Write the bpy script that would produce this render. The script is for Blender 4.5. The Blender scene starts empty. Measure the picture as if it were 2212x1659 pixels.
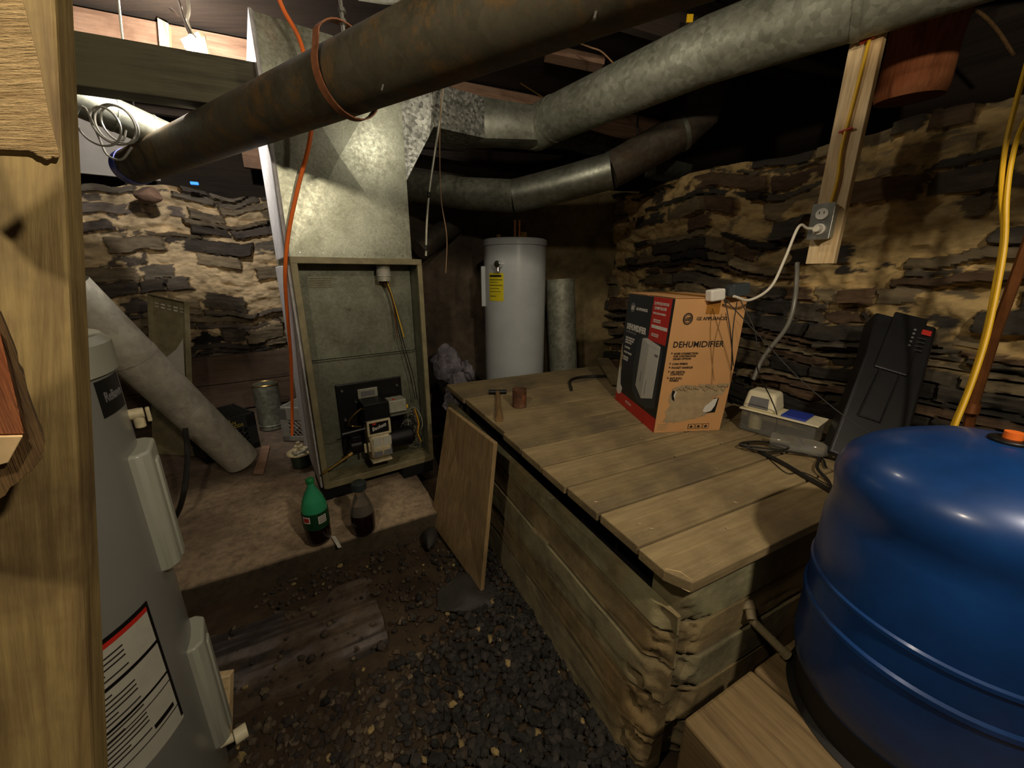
import bpy, bmesh, math, random
import numpy as np
from mathutils import Vector, Matrix, Quaternion
random.seed(7)
RAD = math.radians
# ------------------------------------------------------------------ camera
SC = bpy.context.scene
COL = SC.collection
PITCH = RAD(16.0); FPX = 830.0; CAMZ = 1.3
cd = bpy.data.cameras.new('camera'); cam = bpy.data.objects.new('camera', cd); COL.objects.link(cam)
cd.sensor_width = 36.0; cd.lens = FPX / 2212 * 36.0; cd.clip_start = 0.02; cd.clip_end = 60
cam.location = (0, 0, CAMZ); cam.rotation_euler = (RAD(90) - PITCH, 0, 0)
SC.camera = cam
# ------------------------------------------------------------------ world, lights, exposure
w = bpy.data.worlds.new('world'); SC.world = w; w.use_nodes = True
w.node_tree.nodes['Background'].inputs[0].default_value = (1.0, .86, .66, 1)
w.node_tree.nodes['Background'].inputs[1].default_value = 0.012
def point(name, loc, e, colr, r=.035):
    l = bpy.data.lights.new(name, 'POINT'); l.energy = e; l.color = colr; l.shadow_soft_size = r
    o = bpy.data.objects.new(name, l); o.location = loc; COL.objects.link(o); return o
point('bulb_light', (.68, -.08, 1.95), 24, (1.0, .85, .64))
point('bulb_light', (-.50, .0, 2.14), 15, (1.0, .84, .62))
point('bulb_light', (-1.50, 2.10, 2.26), 30, (1.0, .92, .84), .03)
point('bulb_light', (.12, 1.52, 2.14), 3.4, (1.0, .88, .70), .03)
SC.view_settings.view_transform = 'Standard'; SC.view_settings.look = 'None'
SC.view_settings.exposure = 1.0; SC.view_settings.gamma = 1.0; SC.view_settings.use_curve_mapping = False

# ------------------------------------------------------------------ geometry of the photograph: pixel -> point
def ray(px, py):
    u = (px - 1106) / FPX; v = (829.5 - py) / FPX
    return Vector((u, math.cos(PITCH) + math.sin(PITCH) * v, -math.sin(PITCH) + math.cos(PITCH) * v))
C0 = Vector((0, 0, CAMZ))
def PZ(px, py, z): d = ray(px, py); return C0 + d * ((z - CAMZ) / d.z)
def PY(px, py, y): d = ray(px, py); return C0 + d * (y / d.y)
def PP(px, py, P0, n):
    d = ray(px, py); n = Vector(n); return C0 + d * ((Vector(P0) - C0).dot(n) / d.dot(n))

# ------------------------------------------------------------------ materials
def srgb(h):
    h = h.lstrip('#'); h = h if len(h) == 6 else ''.join(q * 2 for q in h); c = [int(h[i:i + 2], 16) / 255 for i in (0, 2, 4)]
    return tuple((x / 12.92 if x <= .04045 else ((x + .055) / 1.055) ** 2.4) for x in c) + (1,)
MATS = {}
def newmat(name):
    m = bpy.data.materials.new(name); m.use_nodes = True
    nt = m.node_tree; b = nt.nodes['Principled BSDF']; MATS[name] = m
    return m, nt, b
def N(nt, t, **kw):
    n = nt.nodes.new(t)
    for k, v in kw.items():
        if k in n.inputs.keys(): n.inputs[k].default_value = v
        else: setattr(n, k, v)
    return n
def ramp(nt, fac, stops):
    r = nt.nodes.new('ShaderNodeValToRGB'); e = r.color_ramp.elements
    while len(e) < len(stops): e.new(.5)
    for el, (p, c) in zip(e, stops): el.position = p; el.color = c
    nt.links.new(fac, r.inputs[0]); return r.outputs[0]
def mapping(nt, scale=(1, 1, 1), rot=(0, 0, 0)):
    tc = nt.nodes.new('ShaderNodeTexCoord'); mp = nt.nodes.new('ShaderNodeMapping')
    mp.inputs['Scale'].default_value = scale; mp.inputs['Rotation'].default_value = rot
    nt.links.new(tc.outputs['Object'], mp.inputs[0]); return mp.outputs[0]
def noise(nt, vec, scale, detail=6, rough=.6, dist=0):
    n = N(nt, 'ShaderNodeTexNoise'); n.inputs['Scale'].default_value = scale; n.inputs['Detail'].default_value = detail
    n.inputs['Roughness'].default_value = rough; n.inputs['Distortion'].default_value = dist
    nt.links.new(vec, n.inputs['Vector']); return n.outputs[0]
def mix(nt, a, b, fac, mode='MIX'):
    n = nt.nodes.new('ShaderNodeMix'); n.data_type = 'RGBA'; n.blend_type = mode
    for s, v in ((n.inputs[6], a), (n.inputs[7], b), (n.inputs[0], fac)):
        if isinstance(v, (tuple, float, int)): s.default_value = v
        else: nt.links.new(v, s)
    return n.outputs[2]
def bump(nt, b, h, strength=.4, dist=.01):
    bn = nt.nodes.new('ShaderNodeBump'); bn.inputs['Strength'].default_value = strength; bn.inputs['Distance'].default_value = dist
    nt.links.new(h, bn.inputs['Height']); nt.links.new(bn.outputs[0], b.inputs['Normal'])
def plain(name, h, rough=.6, metal=0, var=.25, scale=14, coat=0):
    """painted / plastic surface with soft grime"""
    m, nt, b = newmat(name); c = srgb(h)
    v = mapping(nt); f = noise(nt, v, scale)
    dark = tuple(x * (1 - var) for x in c[:3]) + (1,); lite = tuple(min(1, x * (1 + var * .6)) for x in c[:3]) + (1,)
    nt.links.new(ramp(nt, f, [(.3, dark), (.7, lite)]), b.inputs['Base Color'])
    b.inputs['Roughness'].default_value = rough; b.inputs['Metallic'].default_value = metal
    if coat: b.inputs['Coat Weight'].default_value = coat; b.inputs['Coat Roughness'].default_value = .15
    return m
def wood(name, light, dark, axis='X', scale=1, rough=.75, stain=None, bmp=.35, knots=True):
    m, nt, b = newmat(name)
    s = {'X': (.9, 14, 14), 'Y': (14, .9, 14), 'Z': (14, 14, .9)}[axis]
    v = mapping(nt, tuple(x * scale for x in s))
    f = noise(nt, v, 2.2, 7, .62, .9); f2 = noise(nt, v, 9, 4, .7)
    base = ramp(nt, f, [(.30, srgb(dark)), (.52, srgb(light)), (.75, tuple(x * .8 for x in srgb(light)[:3]) + (1,))])
    base = mix(nt, base, ramp(nt, f2, [(.35, (.55, .5, .45, 1)), (.6, (1, 1, 1, 1))]), .55, 'MULTIPLY')
    v3 = mapping(nt, (1, 1, 1)); f3 = noise(nt, v3, 3.5, 5, .65)
    if stain: base = mix(nt, base, srgb(stain), ramp(nt, f3, [(.46, (0, 0, 0, 1)), (.66, (.8, .8, .8, 1))]))
    nt.links.new(base, b.inputs['Base Color']); b.inputs['Roughness'].default_value = rough
    bump(nt, b, f2, bmp, .004)
    return m
def galv(name, a, c, rough=.42, metal=.75, scale=38, rust=None, rustamt=.6):
    """zinc coated sheet: patchwork of spangles plus dust"""
    m, nt, b = newmat(name); v = mapping(nt)
    vo = N(nt, 'ShaderNodeTexVoronoi'); vo.inputs['Scale'].default_value = scale; nt.links.new(v, vo.inputs['Vector'])
    sep = nt.nodes.new('ShaderNodeSeparateColor'); nt.links.new(vo.outputs['Color'], sep.inputs[0])
    f = noise(nt, v, 5, 6, .65); fm = noise(nt, v, 60, 4, .7)
    spn = ramp(nt, sep.outputs[0], [(0, srgb(a)), (1, srgb(c))])
    base = mix(nt, spn, ramp(nt, f, [(.3, (.45, .44, .40, 1)), (.62, (1, 1, 1, 1))]), .8, 'MULTIPLY')
    if rust: base = mix(nt, base, srgb(rust), ramp(nt, noise(nt, v, 9, 8, .75), [(rustamt, (0, 0, 0, 1)), (rustamt + .13, (1, 1, 1, 1))]))
    nt.links.new(base, b.inputs['Base Color']); b.inputs['Metallic'].default_value = metal
    nt.links.new(ramp(nt, fm, [(.2, (rough * .8,) * 3 + (1,)), (.8, (min(1, rough * 1.35),) * 3 + (1,))]), b.inputs['Roughness'])
    bump(nt, b, fm, .12, .002)
    return m
def rocky(name, stops, scale=9, rough=.9, bmp=.5, attr=False, sc3=(1, 1, 1)):
    m, nt, b = newmat(name); v = mapping(nt, sc3)
    f = noise(nt, v, scale, 10, .7); base = ramp(nt, f, [(p, srgb(h)) for p, h in stops])
    if attr:
        at = nt.nodes.new('ShaderNodeAttribute'); at.attribute_name = 'Col'
        base = mix(nt, at.outputs['Color'], ramp(nt, f, [(.25, (.35, .34, .33, 1)), (.55, (1, .98, .95, 1)), (.8, (1.35, 1.3, 1.2, 1))]), 1.0, 'MULTIPLY')
    nt.links.new(base, b.inputs['Base Color']); b.inputs['Roughness'].default_value = rough
    bump(nt, b, noise(nt, v, scale * 5, 8, .75), bmp, .008)
    return m
def glass(name, colr, rough=.05, trans=1.0):
    m, nt, b = newmat(name); b.inputs['Base Color'].default_value = colr; b.inputs['Roughness'].default_value = rough
    b.inputs['Transmission Weight'].default_value = trans; b.inputs['IOR'].default_value = 1.35
    return m

M_stone = rocky('slate_rubble', [(.3, '#444444'), (.7, '#999999')], 7, .85, .6, True, (1, 1, 3))
M_parge = rocky('parge', [(.3, '#3a352b'), (.5, '#5a5242'), (.7, '#73684f')], 6, .95, .9, True)
M_conc = rocky('board_formed_concrete', [(.3, '#77705c'), (.7, '#999')], 7, .88, .45, True)
M_dirt = rocky('dirt', [(.28, '#2f261d'), (.5, '#4a3c2d'), (.72, '#6b5841')], 11, .95, .9)
M_slab = rocky('dusty_slab', [(.28, '#7c6a58'), (.5, '#a08a74'), (.75, '#b9a48d')], 24, .9, .5, True)
M_gravel = rocky('gravel', [(.3, '#444'), (.7, '#999')], 30, .8, .4, True)
M_rotwood = rocky('rotten_board', [(.3, '#2c2926'), (.5, '#4f4a48'), (.68, '#6d6866')], 22, .62, .8, True)
M_slate = rocky('slate_piece', [(.3, '#23211f'), (.7, '#3d3a36')], 8, .6, .5)
M_rock = rocky('lump_rock', [(.3, '#4d4a50'), (.55, '#7d7880'), (.8, '#a29ca2')], 12, .9, .9)
M_plank = wood('old_plank', '#a08d66', '#8b7851', 'X', .8, .85, '#6f6045', .12)
M_plank2 = wood('old_plank_grey', '#92815c', '#776647', 'X', .8, .85, '#5f5340', .15)
M_ply = wood('plywood_face', '#a48a60', '#836843', 'Z', .55, .8, '#6f5c40', .3)
M_pine = wood('fresh_pine', '#e9cfa0', '#d0ac76', 'Z', .8, .6, None, .1)
M_post = wood('stair_timber', '#c4a166', '#8e6c38', 'Z', .8, .75, '#a68450', .4)
M_rough = wood('rough_sawn', '#cdae76', '#a88652', 'Y', 1.1, .9, None, 1.0)
M_bark = wood('bark_edge', '#6e5330', '#35260f', 'Z', 1.0, .95, '#86683c', 1.0)
M_beam = wood('dark_beam', '#5d5a47', '#3e3c2f', 'X', .7, .85, '#59573f', .3)
M_joist = wood('old_joist', '#2f2419', '#18110b', 'X', .8, .85, None, .4)
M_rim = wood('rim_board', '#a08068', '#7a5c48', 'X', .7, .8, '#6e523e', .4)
M_timber = wood('landscape_timber', '#8d7752', '#5c482c', 'X', .9, .75, '#7a6442', .5)
M_log = wood('log_bark', '#b5683c', '#6a3519', 'Z', 1.2, .8, '#b9784a', 1.0)
M_ledger = wood('ledger_board', '#5d4b3c', '#3b2f26', 'X', .7, .85, '#6b5848', .3)
M_endg = plain('broken_wood', '#f0cf9a', .8)
M_galv = galv('galvanised', '#8f9286', '#a6a99d')
M_galv_d = galv('galvanised_dusty', '#7f8273', '#9da092', .55, .5, 45, '#57503f', .62)
M_galv_s = galv('galvanised_spangle', '#6a6c66', '#c9ccc4', .38, .7, 75)
M_galv_r = galv('galvanised_brown', '#5f574c', '#6f675a', .6, .5, 45, '#5a4632', .52)
M_plen = galv('plenum_sheet', '#b3b7a4', '#c6cab8', .36, .80, 160)
M_duct_l = galv('loose_duct', '#a9a598', '#b9b5a6', .6, .35, 30, '#6f6a55', .6)
M_rust = galv('rusty_pipe', '#4f4a3a', '#5a5443', .6, .3, 26, '#6b5330', .5)
M_strap = plain('rust_strap', '#8a5636', .7, .3, .4, 40)
M_furn = galv('furnace_sheet', '#7b7e6c', '#8a8d7c', .5, .55, 90, '#4f4a3a', .60)
M_furnf = plain('furnace_paint', '#8b8262', .55, .1, .3, 18)
M_insul = plain('white_side_panel', '#bdbcbc', .8, 0, .25, 30)
M_blk = plain('black_metal', '#131313', .45, .3, .4, 30)
M_blkp = plain('black_plastic', '#17181a', .42, 0, .4, 12)
M_cream = plain('cream_casting', '#c9bd9a', .5, 0, .25, 60)
M_greyb = plain('grey_box', '#a3a393', .45, .2, .2, 40)
M_brass = plain('brass', '#a98a4b', .35, .9, .3, 60)
M_copper = plain('copper', '#8f5a32', .45, .7, .35, 16)
M_steel = plain('steel', '#b5b5ad', .3, .9, .2, 60)
M_heater = plain('heater_grey', '#878782', .32, .15, .08, 5)
M_heaterl = plain('heater_cover', '#a9ab9d', .35, .05, .08, 5)
M_white = plain('white_enamel', '#b4babc', .28, 0, .10, 6)
M_wht = plain('white_plastic', '#e6e2d8', .45, 0, .06, 20)
M_crm = plain('cream_plastic', '#e8dfbe', .45, 0, .08, 20)
M_lab = plain('label_paper', '#b9b7aa', .6, 0, .1, 30)
M_labblk = plain('label_black', '#101012', .35, 0, .2, 30)
M_ink = plain('ink', '#221d18', .7, 0, .1, 30)
M_inkg = plain('ink_grey', '#6f6f70', .6, 0, .1, 30)
M_inkw = plain('ink_white', '#ded9cf', .6, 0, .1, 30)
M_red = plain('print_red', '#c02a20', .5, 0, .1, 20)
M_yel = plain('label_yellow', '#d9cb2a', .5, 0, .12, 30)
M_orange = plain('orange_cord', '#f2752a', .45, 0, .12, 20)
M_yelc = plain('yellow_cord', '#e2b318', .4, 0, .12, 20)
M_whc = plain('white_cord', '#dcd6c4', .5, 0, .06, 20)
M_bcord = plain('black_cord', '#1b1a17', .5, 0, .3, 20)
M_tanw = plain('tan_wire', '#8a6a4a', .6, 0, .2, 20)
M_card = plain('cardboard', '#cf9c66', .8, 0, .10, 5)
M_cardl = plain('cardboard_torn', '#ab9674', .9, 0, .22, 30)
M_tape = plain('brown_tape', '#a8722f', .35, 0, .08, 20)
M_pan = plain('box_black_print', '#15161a', .4, 0, .1, 10)
M_glow = plain('box_grey_print', '#34363a', .5, 0, .1, 10)
M_unit = plain('printed_unit', '#b5b3ac', .5, 0, .06, 10)
M_unit2 = plain('printed_unit_side', '#cfccc5', .5, 0, .06, 10)
M_blue = plain('tank_blue', '#123f7d', .36, .1, .45, 4, .25)
M_bskirt = plain('tank_skirt', '#14130f', .6, 0, .3, 8)
M_bluep = plain('blue_plastic', '#2b3fa0', .4, 0, .1, 10)
M_clear = glass('clear_plastic', (.86, .86, .80, 1), .12, .9)
M_cap = plain('white_cap', '#e8e4dc', .4)
M_greenb = glass('green_bottle', (.10, .75, .38, 1), .08, .6)
M_greencap = plain('green_cap', '#1f8a4b', .4)
M_dkliq = plain('dark_oil', '#1a0809', .15, 0, .3, 5)
M_glassb = glass('jar_plastic', (.55, .50, .42, 1), .1, .85)
M_tubeg = plain('vinyl_tube', '#75736a', .3, 0, .2, 20)
M_pvc = plain('grey_pipe', '#8d8062', .6, 0, .3, 30)
M_crate = plain('black_crate', '#1a1b1b', .5, 0, .3, 20)
M_crateg = plain('grey_crate', '#8f8c82', .6, 0, .2, 20)
M_canr = rocky('rusty_can', [(.3, '#3d2a1d'), (.55, '#6b4630'), (.8, '#8b6a4a')], 20, .8, .4)
M_cyan = plain('painted_foam', '#c2bdb6', .85, 0, .12, 8)
M_paper = plain('kraft_paper', '#d9c9a4', .8, 0, .12, 10)
M_hammer = wood('tool_handle', '#8c6e45', '#5e4628', 'Y', 1, .7)
M_shade = plain('opening_shade', '#060505', .95, 0, .2, 6)  # flat black that paints the shade inside voids and holes
M_chrome = plain('bright_metal', '#d9d9d9', .12, 1, .05, 6)
mb_, nt_, b_ = newmat('lamp_glow'); b_.inputs['Emission Color'].default_value = (1, .92, .85, 1); b_.inputs['Emission Strength'].default_value = 14
M_lamp = mb_
mb_, nt_, b_ = newmat('blue_glow'); b_.inputs['Base Color'].default_value = srgb('#2a6fd0'); b_.inputs['Emission Color'].default_value = srgb('#2f86ff'); b_.inputs['Emission Strength'].default_value = .8
M_bglow = mb_

# ------------------------------------------------------------------ mesh helpers
def frame_from(z):
    z = z.normalized(); a = Vector((0, 0, 1)) if abs(z.z) < .95 else Vector((1, 0, 0))
    x = a.cross(z).normalized(); return x, z.cross(x)
def spline(pts, k=6):
    P = [Vector(p) for p in pts]
    if len(P) < 3: return P
    out = []
    Q = [P[0] * 2 - P[1]] + P + [P[-1] * 2 - P[-2]]
    for i in range(1, len(Q) - 2):
        a, b, c, d = Q[i - 1], Q[i], Q[i + 1], Q[i + 2]
        for j in range(k):
            t = j / k
            out.append(.5 * ((2 * b) + (c - a) * t + (2 * a - 5 * b + 4 * c - d) * t * t + (3 * b - a - 3 * c + d) * t ** 3))
    out.append(P[-1]); return out
class MB:
    def __init__(s): s.v = []; s.f = []
    def add(s, vs, fs):
        o = len(s.v); s.v += [tuple(v) for v in vs]; s.f += [tuple(i + o for i in f) for f in fs]; return s
    def box(s, c, d, rot=None):
        c = Vector(c); h = Vector(d) / 2; vs = []
        for sx in (-1, 1):
            for sy in (-1, 1):
                for sz in (-1, 1):
                    p = Vector((sx * h.x, sy * h.y, sz * h.z))
                    if rot is not None: p = rot @ p
                    vs.append(c + p)
        return s.add(vs, [(0, 1, 3, 2), (4, 6, 7, 5), (0, 4, 5, 1), (2, 3, 7, 6), (0, 2, 6, 4), (1, 5, 7, 3)])
    def hexa(s, b, t):   # 4 bottom + 4 top points
        return s.add(list(b) + list(t), [(3, 2, 1, 0), (4, 5, 6, 7), (0, 1, 5, 4), (1, 2, 6, 5), (2, 3, 7, 6), (3, 0, 4, 7)])
    def prism(s, poly, n):   # extrude planar polygon by vector n
        k = len(poly); n = Vector(n); a = [Vector(p) for p in poly]
        return s.add(a + [p + n for p in a], [tuple(range(k))[::-1], tuple(range(k, 2 * k))] + [(i, (i + 1) % k, k + (i + 1) % k, k + i) for i in range(k)])
    def cyl(s, p0, p1, r0, r1=None, n=24, caps=True):
        p0 = Vector(p0); p1 = Vector(p1); r1 = r0 if r1 is None else r1
        x, y = frame_from(p1 - p0); vs = []
        for p, r in ((p0, r0), (p1, r1)):
            for i in range(n):
                a = 2 * math.pi * i / n; vs.append(p + x * math.cos(a) * r + y * math.sin(a) * r)
        fs = [(i, (i + 1) % n, n + (i + 1) % n, n + i) for i in range(n)]
        if caps: fs += [tuple(range(n))[::-1], tuple(range(n, 2 * n))]
        return s.add(vs, fs)
    def tube(s, pts, r, n=10, caps=True, k=0):
        if k: pts = spline(pts, k)
        P = [Vector(p) for p in pts]; m = len(P); rr = r if isinstance(r, (list, tuple)) else [r] * m
        t = (P[1] - P[0]).normalized(); x, y = frame_from(t); vs = []
        for i in range(m):
            if i == 0: tn = P[1] - P[0]
            elif i == m - 1: tn = P[-1] - P[-2]
            else: tn = (P[i + 1] - P[i]).normalized() + (P[i] - P[i - 1]).normalized()
            tn.normalize(); q = t.rotation_difference(tn); x = q @ x; y = q @ y; t = tn
            for j in range(n):
                a = 2 * math.pi * j / n; vs.append(P[i] + (x * math.cos(a) + y * math.sin(a)) * rr[min(i, len(rr) - 1)])
        fs = [(i * n + j, i * n + (j + 1) % n, (i + 1) * n + (j + 1) % n, (i + 1) * n + j) for i in range(m - 1) for j in range(n)]
        if caps: fs += [tuple(range(n))[::-1], tuple(range((m - 1) * n, m * n))]
        return s.add(vs, fs)
    def lathe(s, prof, o=(0, 0, 0), n=40, rot=None):
        o = Vector(o); vs = []; m = len(prof)
        for r, z in prof:
            for j in range(n):
                a = 2 * math.pi * j / n; p = Vector((r * math.cos(a), r * math.sin(a), z))
                if rot is not None: p = rot @ p
                vs.append(o + p)
        fs = [(i * n + j, i * n + (j + 1) % n, (i + 1) * n + (j + 1) % n, (i + 1) * n + j) for i in range(m - 1) for j in range(n)]
        return s.add(vs, fs)
    def build(s, name, mat, parent=None, smooth=35, bevel=0, seg=2):
        me = bpy.data.meshes.new(name); me.from_pydata(s.v, [], s.f); me.update()
        bm = bmesh.new(); bm.from_mesh(me); bmesh.ops.recalc_face_normals(bm, faces=bm.faces); bm.to_mesh(me); bm.free()
        if smooth:
            me.polygons.foreach_set('use_smooth', [True] * len(me.polygons)); me.set_sharp_from_angle(angle=RAD(smooth))
        me.materials.append(mat)
        o = bpy.data.objects.new(name, me); COL.objects.link(o)
        if parent: o.parent = parent
        if bevel:
            md = o.modifiers.new('bevel', 'BEVEL'); md.width = bevel; md.segments = seg; md.limit_method = 'ANGLE'; md.angle_limit = RAD(40)
        return o
def tag(o, label, cat=None, group=None, kind=None):
    if label: o['label'] = label
    if cat: o['category'] = cat
    if group: o['group'] = group
    if kind: o['kind'] = kind
    return o
def thing(name, label, cat, loc=(0, 0, 0), rz=0, group=None):
    o = bpy.data.objects.new(name, None); COL.objects.link(o); o.empty_display_size = .05
    o.location = loc; o.rotation_euler = (0, 0, rz); return tag(o, label, cat, group)
def local(o, mb):   # re-express world coordinates in the frame of an unlinked root
    mi = Matrix.LocRotScale(o.location, o.rotation_euler, None).inverted(); mb.v = [tuple(mi @ Vector(v)) for v in mb.v]; return mb
def setbase(o, loc):  # move mesh origin
    loc = Vector(loc); o.data.transform(Matrix.Translation(-loc)); o.location = loc; return o
def board(name, p0, p1, wdt, thk, mat, side, parent=None, bevel=.002, jag=0):
    """board from p0 to p1 (centre line), width along 'side', local X = length so the grain follows it"""
    p0 = Vector(p0); p1 = Vector(p1); L = (p1 - p0).length; x = (p1 - p0).normalized(); y = Vector(side); y = (y - x * y.dot(x)).normalized(); z = x.cross(y)
    mb = MB(); nseg = max(1, int(L / .12)) if jag else 1
    mb.box((L / 2, 0, 0), (L, wdt, thk)); o = mb.build(name, mat, parent, 0, bevel)
    mt = Matrix((x, y, z)).transposed().to_4x4(); mt.translation = p0
    if parent: mt = Matrix.LocRotScale(parent.location, parent.rotation_euler, None).inverted() @ mt
    o.matrix_local = mt; return o
def text(name, s, size, mat, parent, M, bold=0, shear=0, ext=.0004, sx=1, align='LEFT', bend=None):
    cu = bpy.data.curves.new(name, 'FONT'); cu.body = s; cu.size = size; cu.extrude = ext; cu.offset = bold; cu.shear = shear; cu.align_x = align
    cu.resolution_u = 2; cu.space_character = 1.07 if bold > .0004 else 1.0
    t = bpy.data.objects.new(name, cu); COL.objects.link(t)
    dg = bpy.context.evaluated_depsgraph_get(); me = bpy.data.meshes.new_from_object(t.evaluated_get(dg)); bpy.data.objects.remove(t)
    me.transform(Matrix.Diagonal((sx, 1, 1, 1)))
    if bend: 
        for v in me.vertices: v.co = bend(v.co)
    else: me.transform(M)
    me.materials.clear(); me.materials.append(mat); o = bpy.data.objects.new(name, me); COL.objects.link(o); o.parent = parent; return o
# value noise in numpy
def vnoise(x, y, seed):
    r = np.random.RandomState(seed).rand(256, 256); xi = np.floor(x).astype(int); yi = np.floor(y).astype(int)
    fx = x - xi; fy = y - yi; fx = fx * fx * (3 - 2 * fx); fy = fy * fy * (3 - 2 * fy)
    g = lambda a, b: r[a % 256, b % 256]
    return (g(xi, yi) * (1 - fx) + g(xi + 1, yi) * fx) * (1 - fy) + (g(xi, yi + 1) * (1 - fx) + g(xi + 1, yi + 1) * fx) * fy
def fbm(x, y, seed, o=4):
    s = 0; a = .5; t = 0
    for i in range(o): s = s + a * vnoise(x * 2 ** i + i * 7.3, y * 2 ** i + i * 3.1, seed + i); t += a; a *= .55
    return s / t
def sstep(a, b, x): t = np.clip((x - a) / (b - a), 0, 1); return t * t * (3 - 2 * t)
def hf_panel(name, P0, U, ulen, V, vlen, nrm, fn, mat, res=.01, skirt=.15, parent=None, topfn=None):
    """relief surface: grid over U x V pushed along nrm by fn, closed at the back"""
    P0 = np.array(P0, float); U = np.array(Vector(U).normalized()); V = np.array(Vector(V).normalized()); nn = np.array(Vector(nrm).normalized())
    nu = max(2, int(ulen / res) + 1); nv = max(2, int(vlen / res) + 1)
    uu, vv = np.meshgrid(np.linspace(0, ulen, nu), np.linspace(0, vlen, nv), indexing='ij')
    h, colr = fn(uu, vv)
    vs = vv if topfn is None else vv * topfn(uu)
    P = P0 + uu[..., None] * U + vs[..., None] * V + h[..., None] * nn
    verts = P.reshape(-1, 3); idx = np.arange(nu * nv).reshape(nu, nv)
    q = np.stack([idx[:-1, :-1], idx[1:, :-1], idx[1:, 1:], idx[:-1, 1:]], -1).reshape(-1, 4)
    ring = list(idx[:, 0]) + list(idx[-1, 1:]) + list(idx[-2::-1, -1]) + list(idx[0, -2:0:-1])
    base = P0 + uu[..., None] * U + vs[..., None] * V - skirt * nn
    rb = base.reshape(-1, 3)[ring]; n0 = len(verts); m = len(ring)
    verts = np.concatenate([verts, rb]); sk = [(ring[i], n0 + i, n0 + (i + 1) % m, ring[(i + 1) % m]) for i in range(m)]
    me = bpy.data.meshes.new(name); me.from_pydata(verts.tolist(), [], q.tolist() + [tuple(int(a) for a in f) for f in sk] + [tuple(range(n0 + m - 1, n0 - 1, -1))])
    me.update(); ca = me.color_attributes.new('Col', 'FLOAT_COLOR', 'POINT')
    cc = np.ones((len(verts), 4)); cc[:nu * nv, :3] = colr.reshape(-1, 3); cc[nu * nv:, :3] = cc[ring, :3]
    ca.data.foreach_set('color', cc.reshape(-1)); me.polygons.foreach_set('use_smooth', [True] * len(me.polygons)); me.set_sharp_from_angle(angle=RAD(50))
    me.materials.append(mat); o = bpy.data.objects.new(name, me); COL.objects.link(o)
    if parent: o.parent = parent
    return o
def lin(h): return np.array(srgb(h)[:3])

def stones(seed, hmin, hmax, wmin, wmax, amp=.05, mort=.5, mcol='#c8aa78', greys=('#3b3733', '#4c4640', '#5d5345', '#6f6350', '#57483a', '#35322f'), vz=(.8, 1.2)):
    def fn(u, v):
        rs = np.random.RandomState(seed)
        wv = v + (fbm(u * 1.5, v * 1.4, seed + 1, 3) - .5) * .16 + (fbm(u * 7, v * 5, seed + 2, 3) - .5) * .03
        wu = u + (fbm(u * 6, v * 14, seed + 3, 3) - .5) * .07
        H = np.full(u.shape, -.06); Cc = np.ones(u.shape + (3,)) * lin('#1a1714')
        z = -.2; vmax = v.max() + .2
        while z < vmax:
            h = math.exp(rs.uniform(math.log(hmin), math.log(hmax))); x = -.2 - rs.rand() * .3
            rowi = (wv >= z) & (wv < z + h)
            while x < u.max() + .2:
                wd = math.exp(rs.uniform(math.log(wmin), math.log(wmax))) * (1 if h > .03 else 1.3)
                dep = rs.uniform(-.5, 1) * amp; ti = rs.uniform(-.6, 1.0) * .42; col = lin(greys[rs.randint(len(greys))]) * rs.uniform(.7, 1.3)
                tl = rs.uniform(-.2, .2); cut = rs.uniform(.0, .5); skip = rs.rand() < .05
                sel = rowi & (wu >= x) & (wu < x + wd)
                if sel.any() and not skip:
                    a = wu[sel] - x; b = wv[sel] - z
                    e = np.minimum(np.minimum(a, wd - a) * (.5 + cut), np.minimum(b * 1.1, (h - b) * 1.3))
                    e = e + (fbm(u[sel] * 40, v[sel] * 40, seed + 5, 2) - .5) * .008
                    val = dep + ti * (b - h / 2) + tl * (a - wd / 2) - .055 * (1 - sstep(0, min(.008, h * .25), e)) - .006
                    lam = (fbm(u[sel] * 5, v[sel] * 75 + u[sel] * 4, seed + 6, 3) - .5)
                    val = val + lam * .012
                    H[sel] = val; Cc[sel] = col * (0.85 + .5 * lam[:, None])
                x += wd
            z += h
        mh = -.022 + (fbm(u * 13, v * 20, seed + 8, 5) - .5) * .075 + (mort - .5) * .03
        big = fbm(u * 2.1, v * 4.5, seed + 9, 4)
        mh = mh + sstep(.46, .64, big) * .045 
        mh = mh - .040 * (1 - sstep(vz[0], vz[1], v + (fbm(u * 2, v * 2, seed + 20, 3) - .5) * .5))
        m = sstep(-.003, .003, mh - H); H = np.maximum(H, mh)
        mc = lin(mcol) * (.6 + .6 * fbm(u * 12, v * 16, seed + 10, 3))[..., None]
        Cc = Cc * (1 - m[..., None]) + mc * m[..., None]
        H = H + (fbm(u * 30, v * 50, seed + 11, 3) - .5) * .008
        return H, Cc
    return fn

# ================================================================== THE SETTING
dL = Vector((-.438, .899, 0)).normalized(); dW = Vector((.899, .438, 0)).normalized()   # cistern: long side, short side
K = Vector((.381, .684, 0))                                                             # near left corner of the planks
def st(o, label=None): o['kind'] = 'structure'; return o
# right rubble wall
dR = Vector((.438, -.899, 0)).normalized(); nR = Vector((-.899, -.438, 0)).normalized()
WR0 = Vector((.87, 3.22, 0))
st(hf_panel('wall_right', WR0 - dR * .1, dR, 3.7, (0, 0, 1), 1.93, nR,
    stones(11, .026, .105, .10, .55, .07, .47, '#cbb07a', ('#47423a', '#5a5346', '#736750', '#8a7b5e', '#6a543e', '#37332d'), (.95, 1.35)), M_stone, .0082, .3,
    topfn=lambda u: .965 + .05 * (fbm(u * 3, u * 0, 3, 3) - .3)))
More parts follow.
